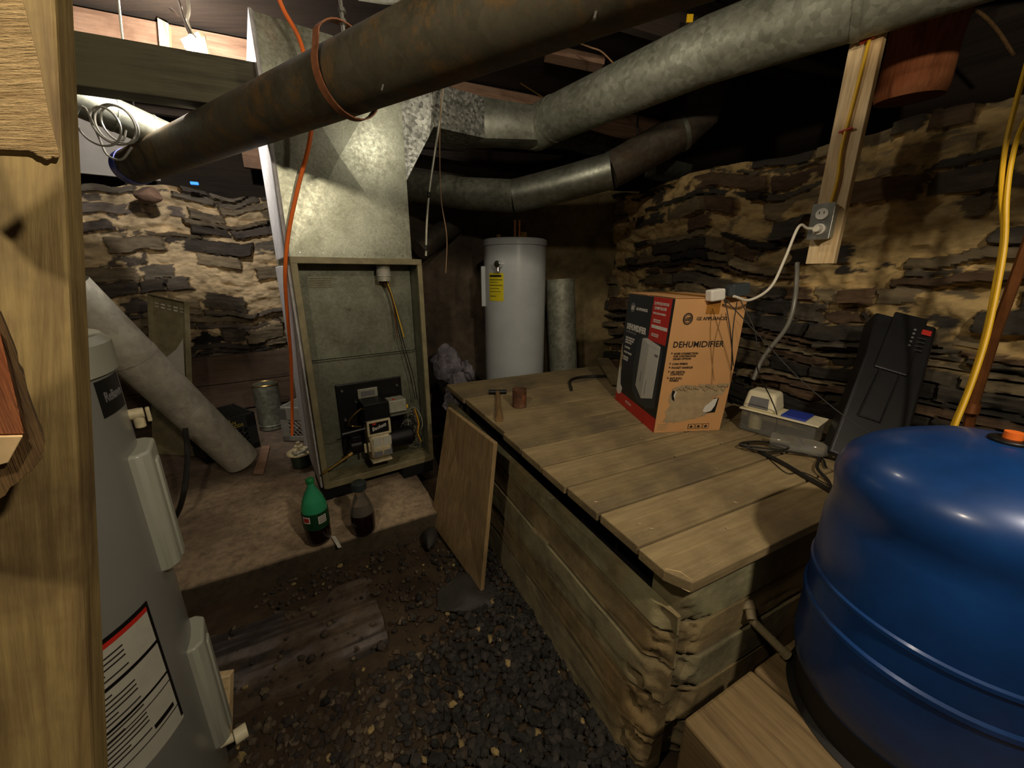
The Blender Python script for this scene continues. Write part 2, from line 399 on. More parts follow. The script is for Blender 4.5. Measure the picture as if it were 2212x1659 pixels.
# left rubble wall above two ledger boards
dWl = Vector((.84, .543, 0)).normalized(); nWl = Vector((.543, -.84, 0)).normalized(); WL0 = Vector((-2.31, 3.60, 0))
st(hf_panel('wall_left', WL0 - dWl * 2.3 + Vector((0, 0, .1)), dWl, 3.6, (0, 0, 1), 1.92, nWl,
    stones(23, .04, .15, .16, .70, .085, .46, '#e2cca4', ('#635b51', '#7a7163', '#8d8069', '#988a70', '#736960', '#4f4841'), (.75, 1.1)), M_stone, .0092, .3,
    topfn=lambda u: .94 + .09 * (fbm(u * 2.4, u * 0, 5, 3) - .3)))
# parged wall behind the white tank
def parge(u, v):
    h = (fbm(u * 2.5, v * 2.5, 41, 5) - .5) * .09 + (fbm(u * 22, v * 22, 42, 4) - .5) * .018
    f = sstep(.75, 1.15, u + (fbm(u * 3, v * 3, 44, 3) - .5) * .4)[..., None]
    return h, (lin('#5a4f41') * (1 - f) + lin('#8b7b56') * f) * (.6 + .8 * fbm(u * 9, v * 9, 43, 4))[..., None]
BW0 = Vector((-.78, 3.06, 0)); dB = Vector((1.80, .30, 0)).normalized(); nB = Vector((dB.y, -dB.x, 0))
st(hf_panel('wall_back', BW0, dB, 1.82, (0, 0, 1), 1.93, nB, parge, M_parge, .014, .35))
# floor: dirt ground and raised dusty slab
def ground(u, v):
    h = (fbm(u * 2, v * 2, 51, 4) - .5) * .035 + (fbm(u * 25, v * 25, 52, 4) - .5) * .012
    return h, lin('#4a3b29') * (.5 + .9 * fbm(u * 14, v * 14, 53, 4))[..., None]
st(hf_panel('floor', (-2.6, -.6, -.012), (1, 0, 0), 5.0, (0, 1, 0), 4.4, (0, 0, 1), ground, M_parge, .016, .12))
aS = Vector((.872, .489, 0)).normalized(); bS = Vector((-aS.y, aS.x, 0)); S0 = Vector((-1.29, 1.233, .1)) - aS * 2.0
def slab(u, v):
    h = (fbm(u * 1.7, v * 1.7, 61, 4) - .5) * .010 + (fbm(u * 40, v * 40, 62, 3) - .5) * .004
    peb = fbm(u * 70, v * 70, 66, 2); h = h + sstep(.74, .8, peb) * .006
    h = h - .004 * (1 - sstep(0, .012, v + (fbm(u * 9, v * 4, 63, 3) - .5) * .014))
    dirt = sstep(.35, .95, v + (fbm(u * 2.5, v * 2.5, 64, 4) - .5) * .7 + sstep(2.7, 3.1, u) * .5)[..., None]
    c = lin('#bfa98c') * (1 - dirt) + lin('#6b5c4c') * dirt
    edge = (1 - sstep(0.0, .02, v))[..., None]; c = c * (1 - edge) + lin('#4e4434') * edge
    return h, c * (.72 + .5 * fbm(u * 6, v * 6, 65, 5))[..., None]
st(hf_panel('floor_slab', S0, aS, 3.05, bS, 3.1, (0, 0, 1), slab, M_slab, .011, .12))
st(MB().box((.28, 2.95, .05), (1.5, .55, .09), Matrix.Rotation(RAD(10), 3, 'Z')).build('floor_footing', M_slab, None, 0))
# ceiling deck and joists
dJ = Vector((.92, .39, 0)).normalized(); nJ = Vector((-dJ.y, dJ.x, 0))
st(MB().box((-.2, 2.0, 2.60), (8, 7, .05)).build('ceiling', M_joist, None, 0))
BL = Vector((-1.645, 1.737, 0))
for i, off in enumerate((-1.9, -1.45, -1.0, -.5, .75, 1.15, 1.55, 2.0)):
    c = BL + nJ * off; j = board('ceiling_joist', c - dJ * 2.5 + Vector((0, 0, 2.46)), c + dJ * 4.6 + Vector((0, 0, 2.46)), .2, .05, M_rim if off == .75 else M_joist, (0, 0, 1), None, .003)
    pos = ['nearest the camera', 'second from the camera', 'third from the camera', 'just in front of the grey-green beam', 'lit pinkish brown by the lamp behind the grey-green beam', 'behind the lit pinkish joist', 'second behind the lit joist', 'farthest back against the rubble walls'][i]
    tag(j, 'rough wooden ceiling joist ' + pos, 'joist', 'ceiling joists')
# walls out of view that close the cellar behind the viewer
# ================================================================== CISTERN
root = thing('concrete_cistern', 'low board-formed concrete cistern with cracked corner under the planks', 'cistern', tuple(K))
def cface(seed, L, cornerside, batter):
    lines = [0, .125, .235, .345, .45, .60]
    def fn(u, v):
        h = (.60 - v) * batter; rs = np.random.RandomState(seed); col = np.ones(u.shape + (3,)) * lin('#8d8363')
        wv = v + (fbm(u * 2, u * 0, seed, 3) - .5) * .008
        for i in range(5):
            m = (wv >= lines[i]) & (wv < lines[i + 1]); h = h + m * rs.uniform(-.0035, .0035) 
            warm = lin(['#847a5d', '#867653', '#878062', '#8a7a57', '#93906f'][i]); col[m] = warm
        g = np.min([np.abs(wv - l) for l in lines[1:5]], axis=0)
        crack = (fbm(u * 4, v * 2, seed + 2, 3) > .40)
        h = h - .012 * (1 - sstep(.001, .006, g)) * crack + (fbm(u * 3, v * 3, seed + 4, 4) - .5) * .007 + (fbm(u * 30, v * 30, seed + 3, 3) - .5) * .002
        e = (L - u) if cornerside else u
        n = fbm(u * 22, v * 22, seed + 6, 4)
        er = 1 - sstep(.0, .085, e + (n - .5) * .13)
        lowm = 1 - sstep(.42, .55, v); h = h - er * .040 * (.35 + n) * (.25 + .75 * lowm) + er * (n - .5) * .03
        h = h - .0015 * sstep(.62, .66, fbm(u * 3 + 5, v * 26, seed + 7, 4))
        var = .62 + .75 * fbm(u * 5, v * 9, seed + 8, 5); st_ = sstep(.5, .7, fbm(u * 2.2, v * 3, seed + 9, 4))[..., None]
        col = col * (1 - st_ * .6) + lin('#8a6f42') * st_ * .6
        er3 = er[..., None]; col = col * (1 - er3 * .5) + lin('#8f7f5c') * er3 * .5
        dk = (1 - .75 * (1 - sstep(.0008, .005, g)) * crack)[..., None]
        return h, col * var[..., None] * dk
    return fn
WLn = 2.0; wp = K + dW * .026
def cist(name, P0, U, L, nrm, seed, corner, batter, top=.60):
    o = hf_panel(name, P0 - K, U, L, (0, 0, 1), top, nrm, cface(seed, L, corner, batter), M_conc, .0065, .10 if top > .55 else .014, root); return o
cist('long_wall', wp + dL * 1.86 + dL * .02, -dL, 1.85, -dW, 71, True, .11, .515)
cist('end_wall', wp + dL * .035 + dW * .028, dW, 1.20, -dL, 77, False, .03)
MB().prism([(dW * .14 + dL * .15), (dW * .14 + dL * 1.78), (dW * 1.20 + dL * 1.78), (dW * 1.20 + dL * .15)], (0, 0, .60)).build('shade_fill', M_shade, root, 0)  # black block, paints in the shade of the void under the planks
# planks
edge_px = [(1483, 1270), (1386, 1180), (1300, 1107), (1230, 1050), (1167, 1009), (1122, 970), (1081, 936), (1043, 899), (1000, 862), (965, 830)]
sv = [max(0, (PZ(x, y, .64) - K).dot(dL)) for x, y in edge_px]
plab = ['nearest plank on the cistern with a freshly broken pale corner', 'second plank from the broken-cornered one, paler', 'third plank counting from the broken corner', 'fourth plank counting from the broken corner',
        'plank whose left end lies just nearer than the wooden tool handle', 'plank under the end of the wooden tool handle', 'plank carrying the tool handle beside the rusty can', 'second plank from the far end of the cistern', 'farthest narrow plank beneath the white water tank']
for i in range(9):
    a, b = sv[i] + .0045, sv[i + 1] - .0035; jit = random.uniform(-.008, .008)
    w0 = -.0 + jit; w1 = 1.27 + random.uniform(-.03, .02)
    p0 = K + dL * ((a + b) / 2) + dW * w0 + Vector((0, 0, .625)); p1 = K + dL * ((a + b) / 2) + dW * w1 + Vector((0, 0, .625))
    if i == 0:
        mb = MB(); Lh = (w1 - w0); hw = (b - a) / 2
        poly = [(0.028, -hw), (Lh, -hw), (Lh, hw), (0, hw), (0, -hw + .055), (.012, -hw + .03)]
        mb.prism([(x, y, -.015) for x, y in poly], (0, 0, .03)); o = mb.build('wooden_plank', M_plank, None, 0, .003)
        mt = Matrix((dW, dL, Vector((0, 0, 1)))).transposed().to_4x4(); mt.translation = p0; o.matrix_local = mt
        mb = MB(); mb.add([(.006, -hw + .058, .0158), (.034, -hw + .004, .0155), (.002, -hw + .052, -.012), (.026, -hw + .002, -.012), (.030, -hw + .035, .0162)], [(0, 4, 1, 3, 2)]); mb.build('splintered_corner', M_endg, o, 0)['label'] = 'pale fresh broken corner'
    else:
        o = board('wooden_plank', p0, p1, b - a, .03 + random.uniform(-.001, .001), M_plank if i % 3 != 2 else M_plank2, dL, None, .004)
    tag(o, plab[i], 'plank', 'planks laid over the cistern')

# ================================================================== FURNACE
FO = Vector((-1.02, 1.85, .18)); FX = Vector((.827, .562, 0)).normalized(); FY = Vector((-FX.y, FX.x, 0)); FN = -FY; FRZ = math.atan2(FX.y, FX.x)
def FP(px, py, d=0):
    p = PP(px, py, FO + FY * d, FN) - FO; return p.dot(FX), p.z
root = thing('oil_furnace', 'open-fronted oil furnace cabinet with exposed burner standing on blocks', 'furnace', tuple(FO), FRZ)
FWid, FH, FD = .63, 1.195, .72
mb = MB(); mb.box((.0125, FD / 2, FH / 2), (.02, FD, FH)).box((FWid - .01, FD / 2, FH / 2), (.02, FD, FH)).box((FWid / 2, FD - .01, FH / 2), (FWid, .02, FH)).box((FWid / 2, FD / 2 + .01, FH - .008), (FWid, FD, .016))
mb.build('cabinet', M_furn, root, 30)
mb = MB(); mb.box((.014, -.004, FH / 2), (.03, .02, FH)).box((FWid - .012, -.004, FH / 2), (.026, .02, FH)).box((FWid / 2, -.004, FH - .014), (FWid, .022, .03)); mb.build('front_frame', M_furnf, root, 30, .003)
mb = MB(); mb.box((FWid / 2, .055, .028), (FWid - .03, .13, .01)).box((FWid / 2, -.006, .012), (FWid - .02, .012, .036)); mb.build('bottom_tray', M_furnf, root, 30, .002)
MB().box((-.006, FD / 2 + .02, FH / 2 - .02), (.014, FD, FH - .03)).build('side_insulation', M_insul, root, 30, .003)
mb = MB(); mb.box((FWid / 2, .125, .93), (FWid - .045, .012, .50)).box((FWid / 2, .118, .44), (FWid - .045, .012, .47)).box((FWid / 2, .128, .12), (FWid - .045, .012, .20))
mb.box((FWid / 2, .108, .676), (FWid - .045, .016, .006)); mb.build('inner_panel', M_furn, root, 30, .002)
for gx in (.09, .41):
    for k in range(5): MB().box((gx + .045, .116, 1.10 - k * .011), (.10, .004, .004)).build('louvre_slot', M_furnf, root, 0)
bx0, bz0 = FP(744, 985, .11); bx1, bz1 = FP(868, 800, .11)
bx0 = .135; bx1 = .50; bz0 = .11; bz1 = .535
MB().box(((bx0 + bx1) / 2, .106, (bz0 + bz1) / 2), (bx1 - bx0, .012, bz1 - bz0)).build('burner_mount_plate', M_blk, root, 0, .006)
for q in ((bx0 + .03, bz1 - .035), (bx0 + .03, bz0 + .22), (bx0 + .03, bz0 + .03), (bx1 - .03, bz1 - .05), (bx0 + .115, bz1 - .13)):
    MB().cyl((q[0], .100, q[1]), (q[0], .088, q[1]), .007, n=6).build('bolt', M_steel, root)
mb = MB(); mb.box((.30, .094, .467), (.11, .012, .055)); wf = mb.build('inspection_window', M_greyb, root, 0, .003)
MB().box((.30, .086, .467), (.075, .004, .026)).build('pane', M_inkg, wf, 0); MB().box((.30, .09, .425), (.15, .012, .006)).build('ledge', M_steel, wf, 0)
# burner: housing, transformer cover, nameplate, motor, control box, pump
bu = MB(); bu.lathe([(0, -.055), (.072, -.055), (.085, -.045), (.085, .045), (.072, .055), (0, .055)], (.305, -.01, .195), 40, Matrix.Rotation(RAD(90), 3, 'Y'))
bu.box((.305, -.005, .27), (.115, .10, .07)).box((.305, -.03, .108), (.11, .09, .012)); bh = bu.build('blower_housing', M_cream, root, 35, .004)
mb = MB()
for k in (0, 1): mb.box((.245 - .022 * k, -.055, .20), (.013, .012, .055))
mb.build('air_shutter', M_cream, bh, 0, .004)
for k, (zz, hh) in enumerate(((.235, .05), (.175, .055))): 
    mb = MB(); mb.box((.282, -.0945 + k * .002, zz - .0), (.044, .002, hh)).box((.335, -.0945 + k * .002, zz), (.044, .002, hh)); mb.build('printed_label', M_lab if k == 0 else M_inkg, bh, 0)
mb = MB(); mb.box((.305, -.062, .345), (.125, .012, .012)).box((.305, -.062, .268), (.125, .012, .012)).box((.247, -.062, .306), (.012, .012, .08)).box((.363, -.062, .306), (.012, .012, .08)); npf = mb.build('nameplate_frame', M_cream, root, 0, .003)
MB().box((.305, -.058, .306), (.105, .006, .066)).build('nameplate', M_labblk, npf, 0)
Mfront = lambda x, y, z, rot=0: Matrix.Translation((x, y, z)) @ Matrix.Rotation(RAD(90), 4, 'X') @ Matrix.Rotation(RAD(rot), 4, 'Z')
text('nameplate_script', 'Beckett', .03, M_inkw, npf, Mfront(.268, -.0622, .290, 14), .0003, .3, .0005, .85)
MB().box((.281, -.0622, .331), (.020, .001, .009)).build('red_mark', M_red, npf, 0)
mb = MB(); mb.box((.305, .01, .40), (.135, .13, .09)); mb.box((.305, .01, .352), (.15, .14, .008)); mb.build('transformer_cover', M_blk, root, 40, .022, 4)
mb = MB(); mb.cyl((.36, .0, .195), (.50, .0, .195), .058, n=30).cyl((.50, 0, .195), (.512, 0, .195), .045, n=30); mb.build('motor', M_blk, root, 40, .006)
mb = MB(); mb.box((.43, .02, .395), (.10, .09, .07)); cbx = mb.build('control_box', M_greyb, root, 0, .004); MB().box((.44, .01, .352), (.135, .12, .006)).build('mounting_plate', M_steel, cbx, 0); MB().cyl((.415, .0, .4305), (.415, 0, .4325), .009, n=12).build('reset_button', M_red, cbx)
MB().box((.488, .0, .378), (.014, .02, .02)).build('wire_nut', M_yelc, cbx, 0, .004)
mb = MB(); mb.cyl((.16, .02, .20), (.22, .02, .20), .036, n=20).cyl((.16, .0, .185), (.14, -.02, .175), .012, n=10).box((.19, 0, .25), (.05, .05, .03)); mb.build('fuel_pump', M_blk, root, 40, .003)
MB().tube([(.0, -.05, .115), (.05, -.045, .135), (.15, -.025, .172)], .0065, k=4).build('fuel_line', M_brass, root)
MB().cyl((.135, -.03, .168), (.158, -.022, .176), .011, n=6).build('brass_fitting', M_brass, root)
MB().tube([(.25, -.0, .42), (.19, -.02, .39), (.165, 0, .35), (.18, .04, .31), (.23, .02, .30)], .004, k=5).build('ignition_lead', M_brass, root)
MB().tube([(.12, -.03, .298), (.24, -.03, .305)], .0045).build('lever_rod', M_inkg, root)
random.seed(5)
for i in range(9):
    a = random.uniform(0, 6); cxx = .515 + random.uniform(-.02, .03); czz = .24 + random.uniform(-.07, .06); rr = random.uniform(.03, .06)
    pts = [(cxx + rr * .8 * math.cos(a + t * .9), .02 + random.uniform(-.03, .03), czz + rr * 1.3 * math.sin(a + t * .9)) for t in range(7)]
    MB().tube(pts, .0022, 6, k=5).build('loop_wire', M_bcord if i % 3 else M_greyb, root)
for i, (mt_, dx) in enumerate(((M_strap, 0), (M_yelc, .006), (M_bcord, .012))):
    MB().tube([(.53 + dx, 0, .35), (.545 + dx, -.01, .26), (.535 + dx, -.01, .20), (.555 + dx, 0, .13 + dx)], .0028, 6, k=5).build('control_wire', mt_, root)
mb = MB(); mb.lathe([(0, 0), (.035, 0), (.035, -.03), (.033, -.035), (.033, -.075), (.036, -.08), (.036, -.095), (.0, -.095)], (.44, .06, FH - .018), 28); lc = mb.build('limit_control', M_greyb, root, 30)
mb = MB(); [mb.lathe([(.036, -.036 - k * .007), (.038, -.038 - k * .007), (.036, -.040 - k * .007)], (.44, .06, FH - .018), 28) for k in range(5)]; mb.build('ribs', M_wht, lc)
for i, mt_ in enumerate((M_copper, M_bcord, M_bcord, M_yelc)):
    o_ = (i - 1.5) * .006
    MB().tube([(.445 + o_, .06, FH - .11), (.475 + o_ * .4, .05, FH - .22), (.50 + o_ * 2, .04, FH - .42), (.545 + o_ * 2.5, .04, .55), (.555 + o_ * 2, .02, .40)][:(5 if i in (1, 2) else 3)], .0028, 6, k=6).build('hanging_wire', mt_, root)
# plenum above
root = thing('sheet_metal_plenum', 'tall galvanised plenum with cross-broken front rising above the open furnace', 'duct', tuple(FO + Vector((0, 0, FH + .001))), FRZ)
PW, PH = .592, .93; y0 = .03
corn = [(.004, y0, 0), (PW, y0, 0), (PW, y0, PH), (.004, y0, PH)]; cen = (PW * .46, y0 - .014, PH * .485)
mb = MB(); mb.add(corn + [cen], [(0, 1, 4), (1, 2, 4), (2, 3, 4), (3, 0, 4)])
back = [(.004, .6, 0), (PW, .6, 0), (PW, .6, PH), (.004, .6, PH)]
mb.add(corn + back, [(1, 5, 6, 2), (5, 4, 7, 6), (0, 3, 7, 4), (3, 2, 6, 7), (0, 4, 5, 1)]); mb.build('plenum_shell', M_plen, root, 0.5)
MB().box((-.004, .31, PH / 2), (.012, .60, PH)).build('side_insulation', M_insul, root, 0, .002)
mb = MB(); mb.box((.002, y0 - .002, PH / 2), (.010, .010, PH)); mb.build('corner_seam', M_insul, root, 0)
for k in range(6): MB().cyl((.05 + k * .098, y0 - .001, .02), (.05 + k * .098, y0 - .006, .02), .0045, n=6).build('sheet_screw', M_steel, root)

# concrete blocks under the furnace
def cblock(c, label, sz=(.19, .30, .078)):
    o = MB().box((0, 0, 0), sz).build('concrete_block', M_slab, None, 0, .006); o.location = c; o.rotation_euler = (0, 0, FRZ); return tag(o, label, 'block', 'blocks under the furnace')
g = lambda x, y, z: FO + FX * x + FY * y + Vector((0, 0, z))
cblock(g(.53, .14, -.0400), 'pale concrete block under the right front corner of the furnace')
cblock(g(.10, .15, -.0400), 'concrete block under the left front corner of the furnace behind the bottles', (.22, .30, .078))
cblock(g(.30, .58, -.0400), 'concrete block at the back under the furnace in shadow', (.5, .2, .078))

# ================================================================== DUCTS
def duct_root(name, label, loc): return thing(name, label, 'duct', tuple(loc))
# rectangular branch
P = lambda x, y, z: Vector(FO) + FX * x + FY * y + Vector((0, 0, z - FO.z))
root = duct_root('branch_duct', 'spangled galvanised rectangular branch duct leaving the right side of the plenum', P(.60, .05, 1.9))
L_ = lambda mb: local(root, mb)
mb = MB(); mb.hexa([P(.596, .06, 1.76), P(.76, .03, 2.04), P(.76, .26, 2.04), P(.596, .30, 1.76)], [P(.596, .06, 2.23), P(.76, .03, 2.23), P(.76, .26, 2.23), P(.596, .30, 2.23)]); L_(mb).build('takeoff', M_galv_s, root, 0)
mb = MB(); mb.hexa([P(.76, .02, 2.035), P(1.06, .02, 2.035), P(1.06, .26, 2.035), P(.76, .26, 2.035)], [P(.76, .02, 2.235), P(1.06, .02, 2.235), P(1.06, .26, 2.235), P(.76, .26, 2.235)]); L_(mb).build('duct_section', M_galv_s, root, 0, .002)
pa = PZ(1172, 268, 2.17); pb = PZ(1530, 110, 2.2)
mb = MB(); sq = [P(1.06, .02, 2.035), P(1.06, .26, 2.035), P(1.06, .26, 2.235), P(1.06, .02, 2.235)]
q0 = P(1.06, .14, 2.135); q1 = Vector((pa.x - .03, pa.y + .02, 2.155)); n = 24; xx = FY; vs = []
for i in range(n):
    a = 2 * math.pi * i / n + math.pi / 4; m = max(abs(math.cos(a)), abs(math.sin(a))); vs.append(q0 + FY * math.cos(a) / m * .12 + Vector((0, 0, math.sin(a) / m * .10)))
dr2 = (pb - pa).normalized(); hx, hy = frame_from((FX + dr2 * .4).normalized())
for i in range(n):
    a = 2 * math.pi * i / n + math.pi / 4; vs.append(q1 + (FY * math.cos(a) + Vector((0, 0, math.sin(a)))) * .118)
mb.add(vs, [(i, (i + 1) % n, n + (i + 1) % n, n + i) for i in range(n)]); L_(mb).build('round_transition', M_galv, root, 40)
mb = MB(); mb.tube([q1 - FX * .03, q1, pa + dr2 * .06], .121, 32, k=4); L_(mb).build('elbow', M_galv_d, root, 40)
# galvanised round duct
pc = pa + (pb - pa) * 2.6; pc.z = 2.2; pd = PZ(1960, -40, 2.2)
root = duct_root('round_duct', 'grey galvanised round duct crossing the upper right with a scratched white line', pa)
mb = MB(); mb.tube([pa + dr2 * .03, pb, pb + (pd - pb) * .5, pd, pd + (pd - pb) * .5], .118, 40); L_ = lambda mb: local(root, mb); L_(mb).build('duct_pipe', M_galv_d, root, 40)
for qa, qb in ((pa + dr2 * .07, pa + dr2 * .10), (pb + (pd - pb) * .8, pb + (pd - pb) * .84)): L_(MB().tube([qa, qb], .1215, 40)).build('joint_bead', M_galv_d, root, 40)
# lower round duct
c3 = [PP(870, 392, FO + FY * .75, FN)]; 
c3 = [Vector(C0 + ray(880, 398) * 2.62), Vector(C0 + ray(1000, 418) * 2.56), Vector(C0 + ray(1112, 424) * 2.5)]
c4 = [c3[-1], Vector(C0 + ray(1210, 400) * 2.39), Vector(C0 + ray(1318, 370) * 2.28), Vector(C0 + ray(1470, 285) * 2.2), Vector(C0 + ray(1515, 245) * 2.17), Vector(C0 + ray(1530, 190) * 2.15), Vector(C0 + ray(1535, 150) * 2.16)]
root = duct_root('lower_round_duct', 'dusty round duct with a kinked elbow running under the branch duct', c3[0])
mb = MB(); mb.tube([c3[0] - FX * .06, c3[0], c3[1], c3[2]], .098, 32); L_ = lambda mb: local(root, mb); L_(mb).build('duct_pipe', M_galv_d, root, 40)
mb = MB(); mb.tube([c4[0] - FX * .01, c4[0] + (c4[1] - c4[0]) * .1, c4[1], c4[2]], .100, 32); L_(mb).build('elbow_section', M_galv, root, 40)
mb = MB(); mb.tube([c4[2]] + c4[3:], .101, 32); L_(mb).build('riser_section', M_galv_r, root, 40)
for p_, q_ in ((c4[1], c4[2]), (c4[2], c4[3])):
    d_ = (q_ - p_).normalized(); mb = MB(); mb.tube([q_ - d_ * .012, q_ + d_ * .012], .1045, 32); L_(mb).build('joint_bead', M_galv, root, 40)
# other ducts in the dark
def pbox(name, px0, py0, px1, py1, t, depth, mat, label, cat='duct', dr=FX):
    a = C0 + ray(px0, py0) * t; dn = Vector((-dr.y, dr.x, 0)); b = PP(px1, py1, a, -dn)
    z0, z1 = min(a.z, b.z), max(a.z, b.z); wdt = (b - a).dot(dr)
    root = MB(); root.box((wdt / 2, depth / 2, (z1 - z0) / 2), (abs(wdt), depth, z1 - z0)); o = root.build(name, mat, None, 0, .003)
    o.location = (a.x, a.y, z0); o.rotation_euler = (0, 0, math.atan2(dr.y, dr.x)); return tag(o, label, cat)
pbox('return_duct', 898, 342, 1130, 372, 2.85, .25, M_galv_r, 'brownish flat duct in shadow between branch duct and lower round duct')
pbox('joist_duct', 1232, 268, 1378, 335, 2.75, .22, M_galv_s, 'short spangled duct box behind the scratched round duct')
pbox('duct_offcut', 1420, 335, 1492, 395, 2.85, .10, M_galv_d, 'small grey sheet metal duct end in the dark above the right wall')
a = C0 + ray(905, 540) * 2.75; b = C0 + ray(1010, 462) * 2.95
o = MB().tube([(0, 0, 0), b - a], .075, 24).build('smoke_pipe', M_galv_r, None, 40); o.location = a; tag(o, 'dark short pipe sloping up behind the furnace', 'pipe')

# big rusty pipe
f1 = Vector((-2.15, 2.44, 1.885)); n1 = Vector((-.187, 1.207, 1.885)); d1 = (n1 - f1).normalized(); e1 = n1 + d1 * 1.5
root = thing('rusty_round_duct', 'large dark rusty round pipe crossing the top left on a strap hanger', 'pipe', tuple(f1)); L_ = lambda mb: local(root, mb)
L_(MB().tube([f1, f1 + (n1 - f1) * .35, n1, e1], [.088, .091, .097, .099], 48)).build('pipe_body', M_rust, root, 40)
L_(MB().tube([f1 - d1 * .05, f1 + d1 * .03], .092, 40)).build('blue_tape_band', M_bluep, root, 40)['label'] = 'faded blue band at the far end'
for q in (.93, 1.18, 1.25):
    c = f1 + (n1 - f1) * q + Vector((-.03 * (q < 1), -.05, -.085)); L_(MB().cyl(c, c + Vector((-.004, -.006, -.016)), .003, n=8)).build('screw_tip', M_steel, root)
# strap hanger
hc = f1 + (n1 - f1) * .74; hc = PP(745, 120, f1, Vector((.534, .846, 0))); hc = f1 + d1 * ((hc - f1).dot(d1))
root = thing('strap_hanger', 'rusty metal strap hanger looped round the big dark pipe on a threaded rod', 'hanger', tuple(hc)); L_ = lambda mb: local(root, mb)
up = Vector((0, 0, 1)); sd = d1.cross(up)
rb = []; 
for i in range(33):
    a = RAD(-90 + 360 * i / 32) if False else RAD(-205 + 330 * i / 32); r = .108
    rb.append(hc + sd * math.cos(a) * r + up * (math.sin(a) * r + (.028 if math.sin(a) > .5 else 0)))
vs = []; fs = []
for i, p in enumerate(rb):
    o_ = (p - hc).normalized(); vs += [p - d1 * .014, p + d1 * .014, p + d1 * .014 + o_ * .004, p - d1 * .014 + o_ * .004]
for i in range(len(rb) - 1):
    for k in range(4): fs.append((i * 4 + k, i * 4 + (k + 1) % 4, i * 4 + 4 + (k + 1) % 4, i * 4 + 4 + k))
fs += [(0, 1, 2, 3), tuple(len(vs) - 4 + k for k in range(4))]
L_(MB().add(vs, fs)).build('strap', M_strap, root, 40)
p_ = rb[0] - up * .01 + sd * -.0; L_(MB().cyl(p_ - d1 * .035 , p_ + d1 * .03, .006, n=8).cyl(p_ - d1 * .03, p_ - d1 * .02, .012, n=6)).build('bolt', M_steel, root)
L_(MB().cyl(hc + up * .10, hc + up * .56, .0055, n=10).cyl(hc + up * .135, hc + up * .148, .012, n=6).cyl(hc + up * .165, hc + up * .175, .012, n=6)).build('threaded_rod', M_steel, root)

# ================================================================== WATER TANKS
def bend_on(cx, cy, R, ang0):   # wrap flat lettering (x right, y up) on a vertical cylinder; z0 given per call
    def f(z0, da=0, eps=.001):
        def g(c):
            a = ang0 + da + c.x / R; return Vector((cx + (R + eps + c.z) * math.cos(a), cy + (R + eps + c.z) * math.sin(a), z0 + c.y))
        return g
    return f
def wrap_patch(mb, R, a0, a1, z0, z1, th=.0015, n=14, r0=None):
    vs = []
    for i in range(n + 1):
        a = a0 + (a1 - a0) * i / n
        for r in (R + .0003, R + th):
            for z in (z0, z1): vs.append((r * math.cos(a), r * math.sin(a), z))
    fs = []
    for i in range(n):
        b = i * 4; fs += [(b + 2, b + 6, b + 7, b + 3), (b, b + 1, b + 5, b + 4), (b + 1, b + 3, b + 7, b + 5), (b, b + 4, b + 6, b + 2)]
    fs += [(0, 2, 3, 1), (4 * n, 4 * n + 1, 4 * n + 3, 4 * n + 2)]
    return mb.add(vs, fs)
# grey heater, left foreground
HX, HY, HR, HT = -.957, .559, .25, 1.19
root = thing('water_heater', 'grey electric water heater in the left foreground with warning label', 'water heater', (HX, HY, 0.02))
z = lambda v: v - .02
mb = MB(); mb.lathe([(0, 0), (HR - .012, 0), (HR - .004, .012), (HR, .03), (HR, z(1.13))], n=72); mb.build('tank_jacket', M_heater, root, 30)
mb = MB(); mb.lathe([(HR, z(1.125)), (HR + .006, z(1.128)), (HR + .006, z(1.180)), (HR - .006, z(1.193)), (HR - .03, z(1.195)), (0, z(1.20))], n=72); mb.build('top_cap', M_heaterl, root, 40)
# angle (from centre) that faces the camera side
af = math.atan2(-HY, -HX)
aR = math.atan2(.74 - HY, -.785 - HX)       # right silhouette
def hpanel(name, a, z0, z1, wd):
    r = MB(); th = .03; q = []
    hw = wd / 2; zt = z1 - .02
    x = Vector((math.cos(a), math.sin(a), 0)); y = Vector((-math.sin(a), math.cos(a), 0))
    pr = lambda w_, o, zz: x * (HR - .02 + o) + y * w_ + Vector((0, 0, zz))
    prof = [(-hw, 0), (-hw, .028), (-hw * .72, .044), (hw * .72, .044), (hw, .028), (hw, 0)]
    r.prism([pr(a_, b_, z0) for a_, b_ in prof], (0, 0, z1 - z0)); o = r.build(name, M_heaterl, root, 30, .006, 3)
    r = MB(); r.prism([pr(a_, b_ + .006, z0 + .0) for a_, b_ in [(-hw * .28, 0), (-hw * .28, .042), (hw * .28, .042), (hw * .28, 0)]], (0, 0, z1 - z0 - .03)); r.build('raised_rib', M_heaterl, o, 30, .004)
ap = aR - RAD(9)
hpanel('access_cover', ap, z(.70), z(.965), .115); hpanel('access_cover', ap + RAD(0), z(.17), z(.485), .115)
bf = bend_on(0, 0, HR, ap - RAD(48))
mb = MB(); wrap_patch(mb, HR, aR - RAD(29), aR - RAD(8), z(1.055), z(1.12)); lb = mb.build('brand_label', M_labblk, root, 40); text('lettering', 'Reliance', .026, M_inkg, lb, None, .0004, 0, .0004, .8, bend=bend_on(0, 0, HR, aR - RAD(26))(z(1.080), 0, .0018))
